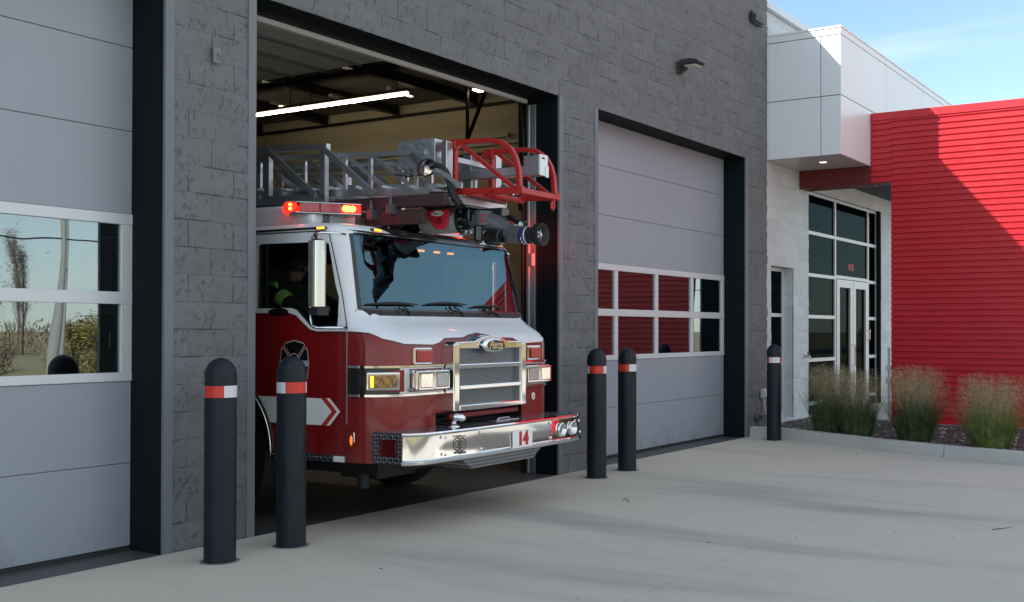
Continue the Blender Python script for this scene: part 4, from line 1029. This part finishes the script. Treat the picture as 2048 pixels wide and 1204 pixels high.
# cab interior: dashboard, wheel, seats
b=MB(); b.box(-1.17,1.17,.42,.72,1.25,1.70); b.box(-.25,.25,.7,1.6,1.25,1.66)
T(b,'dashboard',M['cabin'],bevel=.03)
b=MB(); b.tube([(.65+.23*math.cos(R(a)),.86+.10*math.sin(R(a)),1.78+.20*math.sin(R(a))) for a in range(0,361,20)],.014,8); b.bar((.65,.86,1.78),(.65,.74,1.55),.05); b.bar((.43,.86,1.78),(.87,.86,1.78),.02); T(b,'steering_wheel',M['rubber'])
for u in(-.65,.65):
    b=MB(); b.box(u-.27,u+.27,1.45,1.95,1.26,1.60); b.box(u-.25,u+.25,1.93,2.07,1.55,2.22); T(b,'seat',M['cabin'],bevel=.05)
# light bars
def lightbar(p0,p1,z,lit):
    p0=Vector(p0);p1=Vector(p1);d=p1-p0;L=d.length;ang=math.atan2(d.y,d.x);c=(p0+p1)/2
    b=MB(); b.box(-L/2+.05,L/2-.05,-.12,.12,-.055,-.040); b.box(-L/2+.05,L/2-.05,-.12,.12,.040,.052); b.box(-.06,.06,-.05,.05,-.14,-.055)
    o=T(b,'light_bar',M['blackp'],loc=(c.x,c.y,z),rot=(0,0,ang))
    b=MB(); 
    for a,e in((-L/2+.125,-.03),(-.022,L/2-.17)): b.box(a,e,-.125,.125,-.038,.038)
    b.build('lens',M['redlens'],o,bevel=.006)
    b=MB(); b.box(-L/2,-L/2+.115,-.12,.12,-.045,.045); b.build('end_lens',M['redlit'],o,bevel=.035,seg=3)
    b=MB(); b.box(L/2-.16,L/2,-.12,.12,-.045,.045); b.build('end_lens',M['redlit'],o,bevel=.03,seg=3)
    b=MB()
    for q in(-.115,-.075,-.135): b.lathe([(.001,-.123),(.028,-.123)],(L/2+q,0,.0),'y',n=12)
    b.build('flashing_led',M['hotlit'],o,fix=False); b=MB()
    b.lathe([(.001,-.1215),(.014,-.1215)],(-L/2+.05,0,.018),'y',n=10); b.lathe([(.001,-.1215),(.014,-.1215)],(-L/2+.05,0,-.018),'y',n=10)
    b.build('flashing_led',M['hotlit'],o,fix=False)
    b=MB(); b.box(-L/2+.1,L/2,-.123,.123,.040,.046); b.box(-L/2+.1,L/2,-.123,.123,-.046,-.040); b.build('clamp_strip',M['satin'],o)
lightbar((-1.133,1.245),(-.65,.833),2.665,1); lightbar((.65,.80),(1.15,.36),2.62,1)
pl=bpy.data.lights.new('beacon_glow','AREA'); pl.energy=.9; pl.color=(1,.03,.01); pl.size=.10; pl.shape='DISK'
po=bpy.data.objects.new('beacon_glow',pl); C.objects.link(po); po.parent=TR; po.location=(1.30,.42,2.62); po.rotation_euler=Vector((-1,-.62,.05)).to_track_quat('Z','Y').to_euler(); pl.spread=R(42)

# ------------------------------------------------------------------ aerial ladder (parts of the truck)
def zc(y): return .045*(y-1.0)      # the ladder drops slightly toward its tip
LAD=None
b=MB()
def rail(x,y0,y1,z,w,h,mb): mb.bar((x,y0,z+zc(y0)),(x,y1,z+zc(y1)),w,h)
for x in(-.52,.52): rail(x,1.35,10.5,2.79,.05,.085,b); rail(x,1.33,10.5,3.272,.05,.055,b)
LAD=T(b,'base_ladder_rail',M['ladder'])
for x in(-.52,.52):
    b=MB()
    for k,y in enumerate([1.38,2.08,2.78,3.48,4.18,4.9,5.6]):
        b.bar((x,y,2.80+zc(y)),(x,y,3.26+zc(y)),.05,.06)
        b.bar((x-.03 if x<0 else x+.03,y-.02,3.25+zc(y)),(x-.03 if x<0 else x+.03,y-.62,2.80+zc(y)),.022,.055)
    b.build('lattice',M['ladder'],LAD)
b=MB()
for x in(-.42,.42): rail(x,.25,9,2.86,.04,.06,b); rail(x,.3,9,3.205,.035,.040,b)
FL=T(b,'fly_ladder_rail',M['ladder'])
for x in(-.42,.42):
    b=MB()
    for y in(.40,.92,1.22,1.72,2.3,2.9,3.5,4.1):
        b.bar((x,y,2.87+zc(y)),(x,y,3.20+zc(y)),.028,.035); b.bar((x,y-.02,3.19+zc(y)),(x,y-.48,2.88+zc(y)),.016,.035)
    b.build('lattice',M['ladder'],FL)
b=MB()
for x in(-.32,.32): rail(x,-.02,8,2.92,.03,.05,b); rail(x,.1,8,3.13,.02,.03,b)
for i in range(26): y=.12+.305*i; b.cyl((-.5,y,2.90+zc(y)),(.5,y,2.90+zc(y)),.018,n=8)
T(b,'rung',M['ladder'])
b=MB()
for x in(-.36,.36): b.box(x-.045,x+.045,.08,.14,2.86,3.26)
b.box(-.40,-.155,.21,.235,2.99,3.29); b.box(.1,.16,.2,.3,2.86,3.22); b.bar((-.3,.12,3.12),(.3,.12,3.12),.03,.05)
T(b,'tip_bracket',M['satin'],bevel=.006)
m=Mat('engraved_plate',(.33,.35,.39),.4,.6); m.bump(m.noise(18,3,.6),.9,.02); 
b=MB(); b.box(-.412,-.40,.235,.62,3.045,3.29); T(b,'side_plate',m)
# tip cage of red square tube
b=MB(); r_=.03
for x in(-.27,.27):
    arc=[(x,-.17,3.255),(x,-.28,3.252),(x,-.40,3.225),(x,-.49,3.165),(x,-.545,3.08),(x,-.575,2.98),(x,-.585,2.87),(x,-.585,2.80)]
    pts=[(x,.15,3.268)]+arc
    for p,q in zip(pts[:-1],pts[1:]): b.bar(Vector(p)-(Vector(q)-Vector(p)).normalized()*.006,Vector(q)+(Vector(q)-Vector(p)).normalized()*.006,.042,.042,up=(1,0,0))
    b.bar((x,.095,3.26),(x,.095,2.83),.045); b.bar((x,.14,2.835),(x,-.61,2.800),.048,.055); b.bar((x,.04,3.25),(x,-.53,2.83),.032,.036)
    b.box(x-.03,x+.03,-.63,-.57,2.775,2.835); b.box(x-.04,x+.02,.06,.18,3.20,3.275)
b.bar((-.27,-.60,2.80),(.27,-.60,2.80),.05,.05); b.cyl((-.27,-.25,2.79),(.27,-.25,2.79),.028,n=12); b.bar((-.27,-.05,2.81),(.27,-.05,2.81),.05,.05)
CG=T(b,'tip_cage',M['basket'],bevel=.006)
b=MB()
b.tube([(.235,-.60,2.78),(.235,-.60,2.71),(.22,-.60,2.69),(.20,-.60,2.70),(.20,-.60,2.745),(.21,-.60,2.76)],.014,8); b.lathe([(.018,-.035),(.034,-.035),(.034,.005),(.018,.005),(.018,-.035)],(-.275,-.33,2.80),'x',n=16); b.build('tow_eye',M['basket'],CG)
# white control box, arm and camera at the tip
b=MB(); b.box(.04,.13,-.56,.3,2.985,3.065); b.box(.03,.14,-.585,-.42,2.975,3.15); cbx=T(b,'camera_arm',M['satin'],bevel=.006)
b=MB(); b.box(.025,.145,-.597,-.586,2.97,3.155); b.box(.10,.15,-.605,-.5975,2.96,3.06); b.build('face_plate',M['twhite'],cbx,bevel=.004)
b=MB(); b.box(.05,.09,-.60,-.597,3.115,3.13); b.cyl((.05,-.50,3.15),(.05,-.50,3.17),.03,n=12); b.build('slot',M['rubber'],cbx)
# spot lights
def spot(p,d,rr,L,par,nm='spotlight'):
    p=Vector(p);d=Vector(d).normalized(); q=d.to_track_quat('Z','Y').to_euler()
    b=MB(); b.lathe([(.001,-L),(rr*.55,-L),(rr*.6,-L*.35),(rr,-.02),(rr*1.04,0),(rr*.98,.01)],n=28); o=T(b,nm,M['galv'],smooth='auto',loc=p,rot=q)
    b=MB(); b.lathe([(rr*.98,.004),(rr*.6,-.012),(.001,-.02)],n=28); b.build('reflector',M['chrome'],o,smooth=True)
    b=MB(); b.lathe([(rr*.97,.0),(rr*1.06,.004),(rr*1.06,.02),(rr*.97,.022)],n=28); b.build('rim',M['rubber'],o)
spot((-.47,.25,3.035),(-.30,-.80,-.52),.080,.23,TR); spot((.18,-.22,2.88),(.2,-.8,-.5),.055,.12,TR)
b=MB(); b.tube([(-.42,.24,3.03),(-.42,.17,3.05),(-.40,.11,3.02),(-.385,.08,2.95),(-.38,.06,2.85),(-.36,.03,2.77),(-.34,-.02,2.70)],[.018,.026,.03,.03,.028,.036,.03],10); b.box(-.42,-.34,.1,.35,2.78,2.82); b.tube([(-.44,.62,3.0),(-.43,.5,2.97),(-.42,.3,2.98)],.008,6); T(b,'cable_loom',M['rubber'],smooth='auto')
# under the tip: cross rails, water pipe, red plate and monitor
b=MB(); b.box(-.33,.33,-.015,.02,2.715,2.775); b.box(-.30,.24,-.03,.0,2.785,2.80); b.box(.33,.345,-.02,.03,2.70,2.79); T(b,'cross_channel',M['satin'],bevel=.003)
b=MB(); b.box(-.30,.30,-.06,.4,2.68,2.712); b.box(-.25,.30,-.04,.0,2.58,2.68); T(b,'monitor_bracket',M['blackp'],bevel=.01)
b=MB(); b.box(-.47,-.40,.05,3.0,2.70,2.80); b.box(-.45,-.40,.3,3.0,2.55,2.68); T(b,'slide_beam',Mat('dull_red_beam',(.055,.032,.036),.5),bevel=.004)
for y,z in((.62,2.76),(.84,2.72),(.98,2.66)): b=MB(); b.cyl((-.50,y,z-.06),(-.50,y,z+.05),.022,.014,n=10); b.box(-.53,-.45,y-.03,y+.03,z-.12,z-.03); T(b,'pinion_bracket',M['nozzlegrey'],bevel=.004)
b=MB(); b.cyl((-.10,.95,2.61),(-.10,4.0,2.68),.105,n=28); b.cyl((-.10,.55,2.60),(-.10,.95,2.61),.085,n=28); T(b,'telescopic_pipe',M['blackp'],smooth='auto')
b=MB(); b.lathe([(.082,-.01),(.115,-.01),(.115,.01),(.108,.01)],(-.10,.90,2.61),'y',n=28); T(b,'pipe_collar',M['chrome'],smooth='auto')
b=MB(); b.cyl((-.10,.14,2.60),(-.10,.55,2.60),.112,n=28); T(b,'pipe_end',Mat('pale_pipe',(.42,.42,.40),.45,.4),smooth='auto')
b=MB(); b.lathe([(.001,-.02),(.132,-.02),(.132,.015),(.11,.02)],(-.10,.12,2.60),'y',n=32); b.lathe([(.001,-.09),(.088,-.09),(.088,-.02)],(-.10,.12,2.60),'y',n=28); fl=T(b,'pipe_flange',M['blackp'],smooth='auto')
b=MB()
for k in range(10): a=R(36*k); b.cyl((-.10+.112*math.cos(a),.105,2.60+.112*math.sin(a)),(-.10+.112*math.cos(a),.075,2.60+.112*math.sin(a)),.011,n=8)
b.build('flange_bolt',M['galv'],fl)
b=MB(); b.prism([(.50,2.735),(.17,2.735),(.20,2.60),(.225,2.515),(.335,2.515),(.42,2.62)],-.235,-.222,'x'); rp=T(b,'red_plate',M['plate'],bevel=.002)
b=MB(); 
for y,z in((.45,2.725),(.39,2.728),(.33,2.722),(.27,2.72),(.22,2.715)): b.cyl((-.236,y,z),(-.246,y,z),.012,n=10)
b.box(-.2375,-.2355,.27,.42,2.685,2.705); b.build('plate_bolt',M['blackp'],rp)
ov=MB(); n=28
for k in range(n): a=2*math.pi*k/n; ov.v.append((-.2365,.315+.068*math.cos(a),2.655+.022*math.sin(a)))
ov.f.append(tuple(range(n))); ov.mi.append(0); ov.build('plate_oval',M['white'],rp,fix=False)
text_obj('plate_script','Pierce',.042,M['blackp'],rp,(-.2385,.315,2.655),(R(90),0,R(-90)),shear=.3,extrude=.0008)
text_obj('plate_number','75',.066,Mat('maroon_number',(.16,.008,.015),.5),rp,(-.2385,.30,2.585),(R(90),0,R(-90)),shear=.2,extrude=.0008,offset=.003)
# monitor: swivels, elbow and nozzle
b=MB()
b.cyl((-.10,.04,2.60),(-.10,-.10,2.60),.075,n=24); b.cyl((-.12,-.10,2.54),(-.12,-.10,2.665),.085,n=24); b.lathe([(.088,.0),(.094,.01),(.094,.035),(.088,.045)],(-.12,-.10,2.575),'z',n=24)
mn=T(b,'monitor_body',M['nozzlegrey'],smooth='auto')
b=MB(); b.tube([(-.12,-.02,2.60),(-.10,-.12,2.58),(-.06,-.2,2.55),(-.03,-.27,2.50),(-.04,-.34,2.46)],[.085,.09,.088,.084,.078],18); b.cyl((-.04,-.33,2.465),(-.04,-.46,2.452),.078,n=24); b.build('monitor_elbow',M['nozzlegrey'],mn,smooth='auto')
b=MB(); b.cyl((-.19,-.10,2.53),(-.19,-.10,2.40),.042,n=18); b.cyl((-.19,-.10,2.40),(-.19,-.10,2.385),.034,n=18); b.cyl((-.12,-.15,2.44),(-.12,-.30,2.43),.075,n=20); b.box(-.05,.06,-.25,-.02,2.62,2.70); b.cyl((.05,-.25,2.62),(.05,-.43,2.55),.03,n=12); b.build('gear_motor',M['blackp'],mn,bevel=.008)
b=MB(); b.box(-.20,-.195,-.16,-.12,2.56,2.63); b.box(-.02,.03,-.30,-.22,2.54,2.585); b.build('red_label',M['plate'],mn,bevel=.004)
b=MB(); b.lathe([(.001,-.006),(.03,-.006),(.034,0)],(-.03,-.43,2.535),'y',n=18); b.lathe([(.001,-.006),(.022,-.006),(.025,0)],(-.16,-.17,2.47),'y',n=18); b.build('cap',M['silvertape'],mn)
b=MB(); b.lathe([(.07,-.46),(.074,-.47),(.074,-.53),(.066,-.535),(.066,-.575),(.085,-.60),(.096,-.62),(.096,-.665),(.088,-.672),(.070,-.66),(.035,-.60),(.001,-.60)],(-.04,0,2.445),'y',n=36); nz=T(b,'nozzle',M['rubber'],smooth='auto')
b=MB()
for k in range(30): a=R(12*k); b.cyl((-.04+.094*math.cos(a),-.612,2.445+.094*math.sin(a)),(-.04+.094*math.cos(a),-.672,2.445+.094*math.sin(a)),.0065,n=6)
b.build('rubber_teeth',M['rubber'],nz)
b=MB(); b.lathe([(.0755,-.475),(.0755,-.527)],(-.04,0,2.445),'y',n=36); b.build('blue_band',M['blue'],nz,smooth=True)
b=MB(); b.lathe([(.0762,-.512),(.0762,-.524)],(-.04,0,2.445),'y',n=36)
for a0 in(200,225,250): 
    for k in range(3): a=R(a0+6*k); b.lathe([(.001,-.0),(.006,0)],(-.04+.0765*math.cos(a),-.49+.004*k,2.445+.0765*math.sin(a)),'x',n=8)
b.build('white_band',M['white'],nz,smooth=True)
b=MB(); b.lathe([(.001,-.655),(.018,-.652),(.03,-.62)],(-.04,0,2.445),'y',n=20)
for k in range(5): a=R(72*k); b.bar((-.04,-.645,2.445),(-.04+.05*math.cos(a),-.63,2.445+.05*math.sin(a)),.010)
b.build('nozzle_stem',M['satin'],nz)

# ------------------------------------------------------------------ person in the cab
def make_person():
    P=empty('person',(0,0,0),0,'person in dark turnout coat with lime stripes seated behind the near side window','person')
    P.matrix_world=TR.matrix_basis.copy(); 
    V={}; E_=[]; rad=[]; vs=[]
    def v(n,p,r): V[n]=len(vs); vs.append(p); rad.append(r)
    u=-.70
    v('pel',(u,1.72,1.62),.17); v('waist',(u,1.69,1.76),.155); v('chest',(u,1.62,1.92),.17); v('neck',(u,1.57,2.04),.065); v('neck2',(u,1.545,2.10),.06)
    v('head',(u,1.52,2.175),.093); v('crown',(u,1.53,2.24),.083)
    for s,n in((-1,'L'),(1,'R')):
        v('sh'+n,(u+s*.20,1.58,1.965),.082); v('el'+n,(u+s*.25,1.34,1.85),.062); v('wr'+n,(u+s*.17,1.12,1.80),.045); v('hd'+n,(u+s*.15,1.05,1.80),.038)
        v('hip'+n,(u+s*.10,1.64,1.58),.105); v('kn'+n,(u+s*.13,1.36,1.62),.08); v('an'+n,(u+s*.13,1.28,1.32),.055)
    ed=[('pel','waist'),('waist','chest'),('chest','neck'),('neck','neck2'),('neck2','head'),('head','crown')]
    for n in'LR': ed+=[('chest','sh'+n),('sh'+n,'el'+n),('el'+n,'wr'+n),('wr'+n,'hd'+n),('pel','hip'+n),('hip'+n,'kn'+n),('kn'+n,'an'+n)]
    me=bpy.data.meshes.new('body'); me.from_pydata(vs,[(V[a],V[b]) for a,b in ed],[]); 
    o=bpy.data.objects.new('body',me); C.objects.link(o); o.parent=P
    md=o.modifiers.new('s','SKIN')
    for i,r in enumerate(rad): me.skin_vertices[0].data[i].radius=(r,r)
    me.skin_vertices[0].data[0].use_root=True
    ss=o.modifiers.new('ss','SUBSURF'); ss.levels=2; ss.render_levels=2
    bpy.context.view_layer.update()
    nm=bpy.data.meshes.new_from_object(o.evaluated_get(bpy.context.evaluated_depsgraph_get())); o.modifiers.clear(); o.data=nm
    nm.materials.clear(); nm.materials.append(M['coat'].m); nm.materials.append(M['skin'].m)
    for p in nm.polygons:
        c=p.center
        if c.z>2.065 and abs(c.x-u)<.14: p.material_index=1
        if c.y<1.13 and c.z>1.70: p.material_index=1
        p.use_smooth=True
    b=MB(); b.lathe([(.001,.115),(.05,.11),(.09,.075),(.105,.02),(.10,-.03),(.092,-.06)],(u,1.545,2.205),n=18); b.build('hair',M['hair'],P,smooth=True)
    b=MB(); b.lathe([(.001,-.02),(.016,-.015),(.018,0)],(u,1.43,2.165),'y',n=10)
    for s in(-1,1): b.lathe([(.001,-.006),(.012,0)],(u+s*.035,1.438,2.19),'y',n=8)
    b.build('face_features',M['skin'],P,smooth=True)
    for s in(-1,1):
        for k in range(5):
            b=MB(); x=u+s*.17+(k-2)*.018*1; L=[.05,.075,.082,.076,.06][k]
            if k==0: x-=s*.02; b.tube([(x,1.055,1.81),(x-s*.03,1.03,1.825),(x-s*.045,1.00,1.82)],[.012,.011,.009],8)
            else: b.tube([(x,1.05,1.80),(x,1.05-L*.6,1.807),(x,1.05-L,1.79)],[.010,.0095,.008],8)
            b.build('finger',M['skin'],P,smooth=True)
    # lime and silver bands: shoulder cape and sleeve
    b=MB(); b.tube([(u-.13,1.74,1.97),(u-.17,1.70,2.01),(u-.21,1.62,2.035),(u-.235,1.54,2.03),(u-.255,1.50,1.995)],[.010,.02,.024,.022,.010],8); b.build('lime_stripe',M['lime'],P,smooth=True)
    a=Vector((u-.243,1.41,1.885)); d=Vector((-.04,-.24,-.115)).normalized()
    for nm_,mt,r,h0,h1 in(('sleeve_band',M['lime'],.076,-.055,.055),('sleeve_tape',M['silvertape'],.0775,-.018,.018)):
        b=MB(); b.cyl(a+d*h0,a+d*h1,r,r*.93,n=24,cap=False); b.build(nm_,mt,P,smooth=True,fix=False)
make_person()

# ------------------------------------------------------------------ what stands behind the camera (seen in glass and chrome)
def tree(x,y,h,w,n,mat,label,seed,bare=False,leaf=.10,low=.2):
    rg=random.Random(seed); t=empty('tree' if h>3 else 'shrub',(x,y,-.06),0,label,'tree' if h>3 else 'shrub','trees across the road' if h>3 else 'shrubs across the road')
    b=MB(); k_=h/8; b.tube([(0,0,0),(.05,0,h*.3),(0,.1*k_,h*.65),(.05,.05,h*.97)],[.13*k_,.10*k_,.06*k_,.015*k_],7)
    tips=[]
    for i in range(60 if bare else 26):
        z=h*rg.uniform(low*.6,.92); a=rg.random()*6.28; L=w*(1-z/h*.75)*rg.uniform(.5,1); e=Vector((math.cos(a)*L,math.sin(a)*L,z+L*(rg.uniform(1.5,3) if bare else rg.uniform(.1,.7))))
        s_=Vector((0,0,z)); m_=(s_+e)/2-Vector((0,0,L*.1)); b.tube([s_,m_,e],[.022*k_,.014*k_,.004],4); tips+=[m_,e]
        if bare:
            for k in range(7): q=s_.lerp(e,rg.uniform(.3,1)); e2=q+Vector((rg.gauss(0,.2),rg.gauss(0,.2),rg.uniform(.3,.9))); b.tube([q,e2],[.008,.003],3); tips.append(e2)
    b.build('trunk',bpy.data.materials.get('bark') or Mat('bark',(.17,.12,.09),.9),t)
    if n:
        b=MB()
        for i in range(n):
            c=rg.choice(tips)+Vector((rg.gauss(0,.3),rg.gauss(0,.3),rg.gauss(0,.3)))*w*.4; c.z=max(.05,c.z)
            d=Vector((rg.gauss(0,1),rg.gauss(0,1),rg.gauss(0,1))).normalized()*leaf; e=d.cross(Vector((rg.random(),rg.random(),1))).normalized()*leaf*.6
            b.add([c-d,c-e,c+d,c+e],[(0,1,2,3)])
        b.build('crown',mat,t,fix=False)
gold=Mat('golden_leaves',(.33,.27,.07),.8); brn=Mat('brown_leaves',(.25,.17,.12),.85)
for i,(x,y) in enumerate([(31.2,-60),(32.2,-62),(33.2,-60),(34.4,-61),(29.5,-61),(46,-60),(56,-64),(70,-60),(84,-66),(12,-66),(-4,-60),(-24,-64),(100,-60)]):
    tree(x,y,6.2+(i*37%5)*.35,1.1,3200,brn,['slender bare brown poplar across the road','taller bare poplar with brown twigs across the road'][i%2],100+i,True,leaf=.05)
for i,(x,y) in enumerate([(20.2,-33.2),(21.3,-33.8),(22.6,-33.4),(24.5,-35),(28,-36),(33,-36),(40,-37),(48,-37),(60,-38),(8,-36),(-6,-36)]):
    tree(x,y,1.9+(i%3)*.3,1.15,2600,gold,['round golden leaved shrub across the road','broad golden green shrub across the road'][i%2],200+i,leaf=.05,low=.05)
for i,(x,y) in enumerate([(14.5,-34),(15.8,-35),(17,-34.3),(18.2,-35.5),(12,-35)]):
    tree(x,y,1.2,1.2,1600,brn,'low brown brush across the road',300+i,leaf=.05,low=.05)
for i,(x,y) in enumerate([(17.86,-30.5),(84,-30.5),(-18,-30.5)]):
    t=empty('utility_pole',(x,y,-.06),0,'wooden utility pole with crossarm beside the road','utility pole','utility poles along the road')
    b=MB(); b.cyl((0,0,0),(0,0,11),.19,.14,n=12); b.build('pole',bpy.data.materials.get('pole_wood') or Mat('pole_wood',(.34,.33,.29),.9),t)
    b=MB(); b.box(-.05,.05,-1.2,1.2,10.0,10.14); b.build('crossarm',bpy.data.materials['pole_wood'],t)
q=MB(); q.cyl((0,0,0),(0,0,8),.08,.07,n=8); tag(q.build('service_pole',bpy.data.materials['pole_wood'],loc=(19.4,-32.5,-.06)),'thin service pole beyond the road','pole')
b=MB()
for yy,zz in((-30.5,6.2),(-30.5,5.0),(-29.5,10.1),(-31.5,10.1)):
    for xa,xb in((-18,17.86),(17.86,84)):
        b.tube([(xa+(xb-xa)*k/12,yy,zz-.7*4*(k/12)*(1-k/12)*.6) for k in range(13)],.03 if zz<8 else .018,5)
tag(b.build('overhead_wires',M['rubber']),'sagging overhead wires strung between the utility poles','wires')
m=Mat('road_asphalt',(.055,.055,.057),.9); b=MB(); b.box(-300,300,-29,-21,-.055,-.03); tag(b.build('road',m),kind='structure')

rg=random.Random(77); b=MB()
for i in range(16000):
    x=rg.uniform(-50,130); y=-72+rg.gauss(0,2.2); H=2.1+1.3*noise.noise(Vector((x*.22,0,3)))+.8*noise.noise(Vector((x*.9,2,3))); z=rg.random()**.8*H
    d=Vector((rg.gauss(0,.5),rg.gauss(0,.5),1)).normalized()*rg.uniform(.14,.34); e=Vector((rg.gauss(0,1),rg.gauss(0,1),0)).normalized()*.07; c=Vector((x,y,z))
    b.add([c-d-e,c-d+e,c+d],[(0,1,2)])
bm_=Mat('brown_brush',(.2,.14,.09),.9); bm_.color(bm_.mixc(bm_.noise(.25,3).step(.4,.6),(.22,.15,.10),(.20,.17,.06)))
tag(b.build('far_brush',bm_,fix=False),'long band of brown and olive brush beyond the field','brush',kind='stuff')
